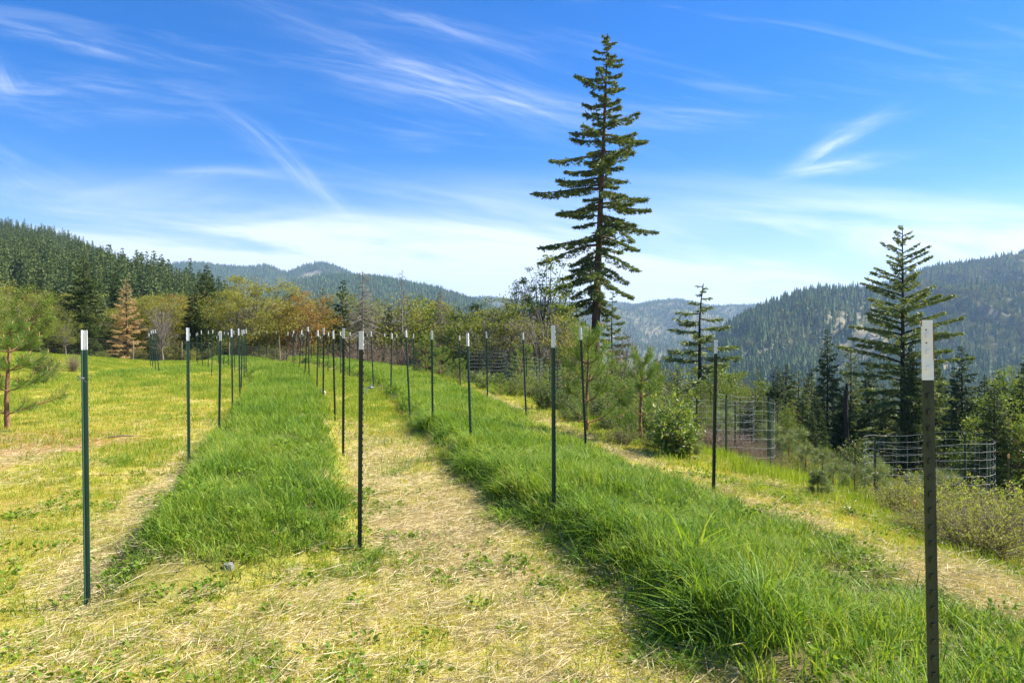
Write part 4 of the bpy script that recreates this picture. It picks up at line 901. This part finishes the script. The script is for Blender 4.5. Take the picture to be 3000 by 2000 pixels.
ORD = ['first', 'second', 'third', 'fourth', 'fifth', 'sixth', 'seventh', 'eighth', 'ninth', 'tenth', 'eleventh']
rows = {
 'A': ('along the left edge of the left grassy berm', 'L', 'posts along the left edge of the left berm',
   [(242, 967, 252, 1765), (547, 960, 551, 1371), (645, 970, 640.5, 1278), (677, 963, 680, 1204), (698, 962, 702, 1162), (709, 967, 706, 1134), (714, 965, 714.5, 1103), (720.5, 964, 720, 1093)]),
 'C': ('along the right edge of the left grassy berm', 'R', 'posts along the right edge of the left berm',
   [(1063, 970, 1058, 1625), (1009, 961.6, 1007.7, 1326), (977.4, 968, 983.3, 1234), (950, 960, 948, 1182), (932, 966.7, 929.7, 1150.6), (903, 957.7, 907, 1115), (902, 956.5, 893.7, 1106), (884.5, 966.7, 876.5, 1089.6), (860.4, 968.5, 862.8, 1079), (844, 972, 839.6, 1072.6)]),
 'D': ('along the left edge of the right grassy berm', 'R', 'posts along the left edge of the right berm',
   [(1624, 953, 1626, 1532), (1371.7, 975.5, 1382, 1353), (1267, 968, 1269.7, 1272.5), (1190.8, 967, 1203.4, 1234), (1149, 976, 1146.4, 1165.5), (1088, 970.5, 1095.5, 1138.7), (1026, 972, 1024.7, 1106), (998, 972, 999, 1097), (963, 973, 961.6, 1088), (934.5, 978.5, 935.7, 1082)]),
 'E': ('along the right edge of the right grassy berm', 'R', 'posts along the right edge of the right berm',
   [(2100, 995, 2093, 1461), (1702.8, 957.6, 1719, 1300), (1533.4, 973.7, 1543, 1221.7), (1426, 971, 1429.6, 1176), (1347, 983, 1349.6, 1149.8), (1211.8, 977, 1214.6, 1116.5), (1162.5, 978, 1165, 1092.5), (1127.6, 976.5, 1125, 1085), (1076, 978, 1077, 1072), (1049, 978, 1048, 1066)]),
 'B': ('of the four beside the small grass patch, counting from the left', 'L', 'four posts beside the small grass patch at the back',
   [(436, 976, 441, 1073), (442.6, 968, 447, 1073), (448, 966, 455, 1082), (454.5, 965, 465, 1089)]),
 'G': ('of the far posts beyond the left field, counting from the left', 'F', 'far posts beyond the left field',
   [(556.5, 976.5, 557.4, 1061), (575, 976, 576, 1062), (579, 974, 579.5, 1067), (589, 967.5, 593.7, 1076), (610, 968, 610, 1079), (623, 966, 620, 1095.5), (635, 984, 636, 1068), (639, 973.5, 641, 1066), (657.7, 970.5, 655, 1067), (668, 973, 669, 1076), (684.5, 968, 688, 1085)]),
 'R': ('of the back row behind the left berm, counting from the left', 'F', 'posts of the back row behind the berms',
   [(744.6, 974, 743.4, 1052), (759, 968.5, 759, 1053), (781.5, 967.5, 782, 1055), (809, 969, 808, 1063), (857, 978, 857, 1070), (888, 976.5, 887, 1073), (913, 984, 911.6, 1075), (938.4, 984, 940.5, 1075)]),
}
SPECIAL = {252: 'bright green post with white tip and wire tie, nearest on the left', 1058: 'nearest centre post with white tip, standing at the front of the straw path',
           1626: 'post with a long white tip right of centre, rooted in tall grass', 2093: 'dark shaded post with white tip in front of the layered fir and brush', 1719: 'post directly in front of the tall young pine'}
TIPS = {252: .132, 1058: .15, 1626: .205, 2093: .16, 1719: .20, 551: .17, 640.5: .165}
first = True
for rk, (where, face, grp, lst) in rows.items():
    for i, (ut, vt, ub, vb) in enumerate(lst):
        lb = SPECIAL.get(ub)
        if lb is None:
            lb = (ORD[i] + ' white-tipped post ' + where) if rk in 'BGR' else (ORD[i] + ' nearest white-tipped post ' + where)
        r = make_post((ut, ub), vt, vb, TIPS.get(ub, .14 + .05 * hash_(ub + 3)), face, lb, grp, 'paint_green' if rk in 'AB' else ('paint_shade' if rk == 'C' or ub in (2093, 1719) else 'paint_half_shade'))  # lit rows get the plain green, shaded posts its darkened copies
        if ub == 252:
            mb = MB(); th = np.linspace(0, 2 * np.pi, 13)
            for z, tl in ((-.0, .25), (.012, -.2)): tubes(mb, np.stack([.024 * np.cos(th) - .012, .024 * np.sin(th), tl * .024 * np.cos(th) + z], 1), np.full(13, .0022), 5)
            tubes(mb, np.array([[.01, -.02, 0], [.03, -.03, -.012], [.045, -.03, -.02]]), np.array([.0016, .0016, .0012]), 4)
            mb.obj('wire_tie', M['wire_dark'], r).location = (0, 0, 1.54)
make_post((2715, 2745), 937, 2560, .198, 'F', 'nearest post with a rust-stained white tip, large at the right', None, 'paint_shade', d=2.25, near=True)
x_ = (823 - 1500) / F * 44; mb = MB(); tubes(mb, np.array([[0, 0, -.2], [-.12, 0, 1.75]]), np.array([.022, .018]), 6)
o = mb.obj('wooden_stake', M['wood'], smooth=True); o.location = (x_, 44, tz(x_, 44)); tag(o, 'leaning pale wooden stake among the back row of posts', 'stake')

# ------------------------------------------------------------------ wire cages
def cage(u, d, Rr, H, nst, label, rings=8, nv=26, sag=.06, name='wire_cage', seed=1, arc=1.0, zb=.25, rz=0.):
    rg = np.random.default_rng(seed); x = (u - 1500) / F * d; z = tz(x, d); r = empty(name, (x, d, z), rz)
    mb = MB(); th = np.linspace(0, 2 * np.pi * arc, 49); dfm = 1 + .10 * np.sin(th * 2 + seed) + .05 * np.sin(th * 3)
    zw = .05 * np.sin(th + seed) + .03 * np.sin(3 * th)
    def pt(t, h): 
        dd = np.interp(t, th, dfm); return np.stack([Rr * dd * np.cos(t), Rr * dd * np.sin(t), h + np.interp(t, th, zw) * (h / H) + 0 * t], -1)
    for k in range(rings):
        h = zb + (H - zb) * k / (rings - 1); q = pt(th, h) + rg.normal(0, .004, (49, 3)); tubes(mb, q, np.full(49, .0015 if d < 20 else .0013), 4)
    for t in np.linspace(0, 2 * np.pi * arc, nv):
        hh = np.linspace(zb, H, 6); q = pt(np.full(6, t), hh) + rg.normal(0, .005, (6, 3)); tubes(mb, q, np.full(6, .0015 if d < 20 else .0009), 3)
    mb.obj('wire_mesh', M['wire'], r)
    for i in range(nst):
        a = 2 * np.pi * (i + .3) / nst; px_, py_ = Rr * .98 * math.cos(a), Rr * .98 * math.sin(a)
        zz = tz(x + px_ * math.cos(rz) - py_ * math.sin(rz), d + px_ * math.sin(rz) + py_ * math.cos(rz)) - z
        s = post_mesh('s', zz - .2, H + .04, True).obj('stake', M['paint_half_shade'], r); s.location = (px_, py_, 0); s.rotation_euler = (0, 0, a)
    return tag(r, label, 'wire cage')
cage(2725, 11.6, .88, 1.42, 5, 'big round wire cage on green stakes at right', seed=2, zb=.55)
cage(2190, 14.3, .62, 1.45, 4, 'narrow wire cage on stakes just right of the dark post', seed=5, zb=.15)
cage(2120, 17.5, .7, 1.4, 3, 'wire cage half hidden behind the dark post in brown brush', seed=8)
cage(1535, 25, .75, 1.5, 3, 'far wire cage beside the post left of the dark glossy bush', seed=11, rings=10, nv=34)
cage(1425, 27, .8, 1.5, 3, 'far wire cage behind the light green leafy bush', seed=12, rings=10, nv=34)
cage(1605, 27, .5, 1.4, 3, 'small far wire cage left of the tall young pine', seed=13, rings=9, nv=24)
# little stakes on the slope
G = 'small stakes marking saplings on the slope'
for (u, vt, d, lb) in [(2680, 1466, 8.6, 'short stake with a tan wooden top left of the nearest post'), (2221, 1342, 12.5, 'short stake with a tan top inside the narrow wire cage'), (2505, 1300, 17, 'thin marker stake left of the rounded pale shrub'), (2463, 1310, 19, 'thin marker stake between the rounded shrubs'), (2955, 1330, 14, 'wooden stake at the right edge beyond the bright bush')]:
    x = (u - 1500) / F * d; z = tz(x, d); H = EYE + (HOR - vt) / F * d - z; r = empty('marker_stake', (x, d, z))
    mb = MB(); box(mb, (-.012, -.012, -.15), (.012, .012, H - .08)); mb.obj('shaft', M['paint_shade'], r)
    mb = MB(); box(mb, (-.016, -.016, H - .08), (.016, .016, H)); mb.obj('cap', M['candle'], r)
    tag(r, lb, 'stake', G)

# ------------------------------------------------------------------ fences at the back
def fence(pts, H, label, nw=8, sp=.2, post=3.0, name='wire_fence'):
    r = empty(name, (pts[0][0], pts[0][1], 0)); P = np.array(pts, float); seg = np.hypot(*np.diff(P, axis=0).T); Lt = seg.sum(); s = np.concatenate([[0], np.cumsum(seg)])
    n = int(Lt / 1.2) + 2; q = np.linspace(0, Lt, n); X_ = np.interp(q, s, P[:, 0]); Y_ = np.interp(q, s, P[:, 1]); Z_ = zter(X_, Y_)
    mb = MB(); o0 = np.array([pts[0][0], pts[0][1], 0])
    for k in range(nw): tubes(mb, np.stack([X_, Y_, Z_ + .1 + (H - .1) * k / (nw - 1)], 1) - o0, np.full(n, .006), 3)
    q = np.arange(0, Lt, sp); X2 = np.interp(q, s, P[:, 0]); Y2 = np.interp(q, s, P[:, 1]); Z2 = zter(X2, Y2)
    tubes(mb, np.stack([np.stack([X2, Y2, Z2 + .1], 1), np.stack([X2, Y2, Z2 + H], 1)], 1) - o0, np.full((len(q), 2), .005), 3)
    mb.obj('wire_mesh', M['wire_dark'], r)
    for t in np.arange(0, Lt, post):
        x, y = np.interp(t, s, P[:, 0]), np.interp(t, s, P[:, 1]); mb = MB(); z = tz(x, y); tubes(mb, np.array([[0, 0, z - .3], [0, 0, z + H + .12]]), np.array([.035, .032]), 6)
        o = mb.obj('post', M['wood'], r); o.location = (x - o0[0], y - o0[1], 0)
    return tag(r, label, 'fence')
fence([(-31, 44), (-27, 45), (-22, 46), (-17.5, 47), (-14, 49)], 1.25, 'low wire mesh fence along the back of the left field')
def rails(u0, u1, v, d, label):
    x0, x1 = (u0 - 1500) / F * d, (u1 - 1500) / F * d; z = EYE + (HOR - v) / F * d; r = empty('rail_fence', (x0, d, 0)); mb = MB()
    for k in range(3):
        mb2 = MB(); tubes(mb2, np.array([[0, 0, z - .16 * k], [(x1 - x0) / 2, .05, z - .03 - .16 * k], [x1 - x0, 0, z - .06 * (k == 1) - .16 * k]]), np.array([.03, .028, .025]), 6); mb2.obj('rail', M['wood'], r)
    for t in (0., 1.):
        mb2 = MB(); zz = tz(x0 + t * (x1 - x0), d); tubes(mb2, np.array([[0, 0, zz - .3], [0, 0, z + .1]]), np.array([.04, .04]), 6); o = mb2.obj('post', M['wood'], r); o.location = (t * (x1 - x0), 0.03, 0)
    tag(r, label, 'fence')
rails(785, 834, 1052, 50, 'short low rail fence in the dip between the two berms')
rails(1125, 1180, 1076, 36, 'short pale rail behind the far part of the right berm')

# ------------------------------------------------------------------ irrigation risers
def riser(u, v0, v1, d, side, label):
    x = (u - 1500) / F * d; z = tz(x, d); zt = EYE + (HOR - v0) / F * d; H = zt - z; r = empty('irrigation_riser', (x, d, z)); s = side
    mb = MB(); tubes(mb, np.array([[0, 0, -.1], [0, 0, H * .5], [0, 0, H - .03], [.012 * s, 0, H - .008], [.04 * s, 0, H]]), np.full(5, .017), 10); tubes(mb, np.array([[0, 0, H - .07], [0, 0, H - .03]]), np.array([.022, .022]), 10)
    mb.obj('pipe', M['pvc'], r, True)
    mb = MB(); tubes(mb, np.array([[.04 * s, 0, H], [.10 * s, 0, H], [.101 * s, 0, H], [.16 * s, 0, H], [.161 * s, 0, H], [.24 * s, 0, H]]), np.array([.02, .02, .032, .032, .02, .02]), 10)
    tubes(mb, np.array([[.13 * s, 0, H + .02], [.13 * s, 0, H + .075]]), np.array([.012, .012]), 8); v_ = mb.obj('valve', M['valve'], r, True)
    mb = MB(); box(mb, (.13 * s - .04, -.01, H + .075), (.13 * s + .04, .01, H + .09)); mb.obj('handle', M['valve'], v_)
    tag(r, label, 'water riser')
riser(1073, 1135, 1172, 19.3, 1, 'white pipe riser with grey valve right of the nearest centre post')
riser(953, 1146, 1172, 19.6, -1, 'white pipe riser with grey valve at the right edge of the left berm')

# a stone in the straw and sticks lying about
rg = np.random.default_rng(2); st_ = MB(); th = np.linspace(0, 2 * np.pi, 9)[:-1]
v = [(0.045 * math.cos(a) * (1 + .2 * hash_(a)), .032 * math.sin(a) * (1 + .2 * hash_(a + 1)), -.02) for a in th] + [(0.038 * math.cos(a + .1), .03 * math.sin(a), (.018 + .012 * hash_(a + 2))) for a in th] + [(0, 0, .032)]
st_.add(v, [(i, (i + 1) % 8, 8 + (i + 1) % 8, 8 + i) for i in range(8)]); st_.f.append(np.array([(8 + i, 8 + (i + 1) % 8, 16) for i in range(8)])); st_.m.append(0)
o = st_.obj('stone', M['stone']); x_, y_ = (660 - 1500) / F * 4.9, 4.95; o.location = (x_, y_, tz(x_, y_) + .01); tag(o, 'small grey stone in the dry straw before the left berm', 'stone')
for (u, v_, L, a, lb, h_) in [(318, 1287, .42, .1, 'short pale stick lying in the left field', .018), (1118, 1158, .75, .5, 'bare stick lying against the right berm near the riser', .02), (620, 1298, .5, .2, 'flat brown stick beside the third post on the left', .02), (2150, 1470, 1.2, .35, 'long pale stick lying on the slope right of the dark post', .014)]:
    d = 1.78 * F / (v_ - HOR) if u < 2000 else 8.2; x = (u - 1500) / F * d; mb = MB(); z = tz(x, d)
    x2 = x + math.cos(a) * L; y2 = d + math.sin(a) * L
    tubes(mb, np.array([[0, 0, .03], [math.cos(a) * L / 2, math.sin(a) * L / 2 + .03, (tz((x + x2) / 2, (d + y2) / 2) - z) + .05], [x2 - x, y2 - d, tz(x2, y2) - z + .04]]), np.array([h_, h_ * .8, h_ * .4]), 6)
    o = mb.obj('stick', M['twig'], smooth=True); o.location = (x, d, z); tag(o, lb, 'stick')

# ------------------------------------------------------------------ forests (stuff)
def src(parts, scale=.1):
    mb = MB(); out = []
    me = bpy.data.meshes.new('tree_template'); 
    vs, fs, ms, off, mats = [], [], [], 0, []
    for k, (pn, m_) in enumerate(parts):
        n = len(m_.vertices); a = np.empty(n * 3); m_.vertices.foreach_get('co', a); nl = len(m_.loops); li = np.empty(nl, np.int32); m_.loops.foreach_get('vertex_index', li)
        mb.v.append(a.reshape(-1, 3) * scale); mb.f.append(li.reshape(-1, 4) + off); mb.m.append(k); off += n; mats.append(m_.materials[0])
    return mb.obj('tree_template', mats, link=False)
def farcone(seed, mat, layers=9, seg=9, R0=.17, thin=1.):
    rg = np.random.default_rng(seed); mb = MB()
    for l in range(layers):
        t = l / layers; z1 = .12 + .88 * (t + 1.5 / layers); z0 = .10 + .86 * t; r = R0 * (1 - t) ** .8 * (1 + .15 * rg.normal())
        a = np.linspace(0, 6.283, seg, endpoint=False) + rg.random()
        rr = r * (.55 + .75 * rg.random(seg)); zz = z0 + rg.normal(0, .012, seg)
        for i in range(seg):
            j0 = a[i] - .42; j1 = a[i] + .42; ri = r * .15
            v = [(ri * math.cos(j0), ri * math.sin(j0), min(1., z1)), (ri * math.cos(j1), ri * math.sin(j1), min(1., z1)), (rr[i] * math.cos(a[i] + .3), rr[i] * math.sin(a[i] + .3), zz[i] + .01), (rr[i] * math.cos(a[i] - .3), rr[i] * math.sin(a[i] - .3), zz[i])]
            mb.add(v, [(0, 3, 2, 1)])
    mb.add([(-.008, 0, -.1), (.008, 0, -.1), (.004, 0, 1.02), (-.004, 0, 1.02)], [(0, 1, 2, 3)])
    return mb.obj('tree_template', mat, link=False)
def farblob(seed, mat, n=150, W_=.34, ls=.13, zc=.58):
    rg = np.random.default_rng(seed); mb = MB(); d = unit(rg.normal(size=(n, 3))); r = .55 + .5 * rg.random((n, 1)); C = d * r * np.array([W_, W_, .38]) + np.array([0, 0, zc])
    diamonds(mb, C, rg.normal(size=(n, 3)) + d * .5, ls * (.6 + .8 * rg.random(n)), ls * .75, rg, .1)
    mb.add([(-.015, 0, -.1), (.015, 0, -.1), (.01, 0, .6), (-.01, 0, .6)], [(0, 1, 2, 3)])
    return mb.obj('tree_template', mat, link=False)
def bare_t(seed, mat):
    rg = np.random.default_rng(seed); mb = MB(); n = 46; z = .2 + .75 * rg.random(n); a = rg.random(n) * 6.28; C = np.stack([0 * z, 0 * z, z], 1); D = np.stack([np.cos(a), np.sin(a), .25 + 0 * a], 1)
    diamonds(mb, C, D, .16 * (1.1 - z), .02, rg); tubes(mb, np.array([[0, 0, -.1], [0, 0, 1.]]), np.array([.012, .003]), 4); return mb.obj('tree_template', mat, link=False)
FAR = [farcone(i, M['far1'], 8 + i % 2, 8, .15 + .02 * (i % 3)) for i in range(4)] + [farblob(10 + i, M['far2']) for i in range(2)] + [bare_t(14, M['far3'])]
nc1 = conifer(90, nb=75, K=16, nl=4, ll=.36, lw=.17, Rm=1.6, up=.3, droop=.4, power=.75, wid=.25, leaf='near1')
nc2 = conifer(91, nb=65, K=14, nl=4, ll=.38, lw=.17, Rm=1.35, up=.3, droop=.5, power=.8, wid=.28, leaf='near1', irr=.45)
nc3 = conifer(92, nb=55, K=14, nl=4, ll=.36, lw=.16, Rm=1.25, up=.4, droop=.4, power=.75, wid=.28, leaf='near1', irr=.5, clear=.3)
nb1 = broadleaf(93, nc=40, nleaf=26, leaf='near2', Wr=3.0, ls=.42, clump=.6, H=10., bark='bark_grey', twigs=0); nb2 = broadleaf(94, nc=36, nleaf=22, leaf='near2', Wr=2.6, ls=.42, clump=.6, H=10., bark='bark_grey', twigs=0)
nd1 = conifer(95, nb=50, K=10, nl=1, ll=.4, lw=.05, Rm=1.5, up=.4, droop=.4, power=.7, leaf='redtwig', bark='bark_grey', bare=True)
NEAR = [src(t_) for t_ in (nc1, nc2, nc3, nb1, nb2, nd1)]

def plant(name, hill, n, templates, probs, hmin, hmax, u0, u1, y0, y1, seed, skip=None, slim=1.):
    rg = np.random.default_rng(seed); q0, q1 = (u0 - 1500) / F, (u1 - 1500) / F
    y = np.sqrt(rg.random(n) * (y1 ** 2 - y0 ** 2) + y0 ** 2); x = y * rg.uniform(q0, q1, n)
    z, k = zter(x, y, True)
    keep = (k == hill) if hill is not None else (k == 0)
    keep &= meadow_mask(x, y) < .3; keep &= rg.random(n) > clearing_mask(x, y) * .93
    keep &= rg.random(n) < (.35 + 1.4 * fbm(x / 45, y / 45, 90))
    if skip is not None: keep &= ~skip(x, y)
    x, y, z = x[keep], y[keep], z[keep]; n = len(x)
    # conifers and broadleaved trees gather in their own patches
    pn = fbm(x / 120, y / 120, 95); kinds = np.array([rg.choice(len(templates), p=probs[0]) for _ in range(n)]); k2 = np.array([rg.choice(len(templates), p=probs[1]) for _ in range(n)])
    kinds = np.where(pn > .52, k2, kinds)
    h = rg.uniform(hmin, hmax, n) * np.where((kinds >= len(templates) - 3), .62, 1.) * (.75 + .5 * fbm(x / 30, y / 30, 97)); w = h * rg.uniform(.8, 1.25, n) * np.where(kinds >= len(templates) - 3, 1., slim)
    rot = np.stack([rg.normal(0, .02, n), rg.normal(0, .02, n), rg.random(n) * 6.28], 1)
    print(name, hill, n)
    return scatter(name, np.stack([x, y, z - .3], 1), rot, np.stack([w, w, h], 1), kinds, templates)
pf = [[.26, .24, .2, .16, .06, .05, .03], [.16, .14, .12, .12, .20, .18, .08]]
pg = [[.15, .15, .15, .13, .15, .15, .12], [.09, .08, .08, .08, .24, .23, .20]]
plant('forest', 1, 11000, NEAR, [[.36, .30, .16, .08, .06, .04], [.16, .16, .14, .24, .24, .06]], 16, 25, -350, 720, 150, 590, 1, slim=.72)
plant('forest', 2, 26000, FAR, pf, 14, 22, 250, 1120, 1900, 3080, 2)
plant('forest', 3, 20000, FAR, pf, 14, 23, 640, 1620, 900, 2060, 3)
plant('forest', 4, 30000, FAR, pg, 13, 22, 1150, 2400, 2100, 4350, 4)
plant('forest', 5, 9500, FAR, pf, 14, 24, 1900, 2900, 700, 1290, 5)
plant('forest', 6, 17000, FAR, pg, 14, 26, 2250, 3250, 880, 1760, 6)
plant('forest', None, 15000, NEAR, [[.28, .24, .2, .12, .1, .06], [.16, .14, .14, .24, .24, .08]], 9, 17, 300, 3250, 72, 900, 7, skip=lambda x, y: (zter(x, y) > -6) & (y < 90))

# ------------------------------------------------------------------ haze
mb = MB(); box(mb, (-5300, -760, -73), (5300, 5700, 430)); m, bb = new_mat('haze_air')
pv = bb.n('ShaderNodeVolumePrincipled'); pv.inputs['Color'].default_value = (.48, .71, 1.0, 1); pv.inputs['Density'].default_value = .00013; pv.inputs['Anisotropy'].default_value = .2
om = bb.n('ShaderNodeOutputMaterial'); bb.t.links.new(pv.outputs[0], om.inputs['Volume'])
tag(mb.obj('haze', m), kind='stuff')
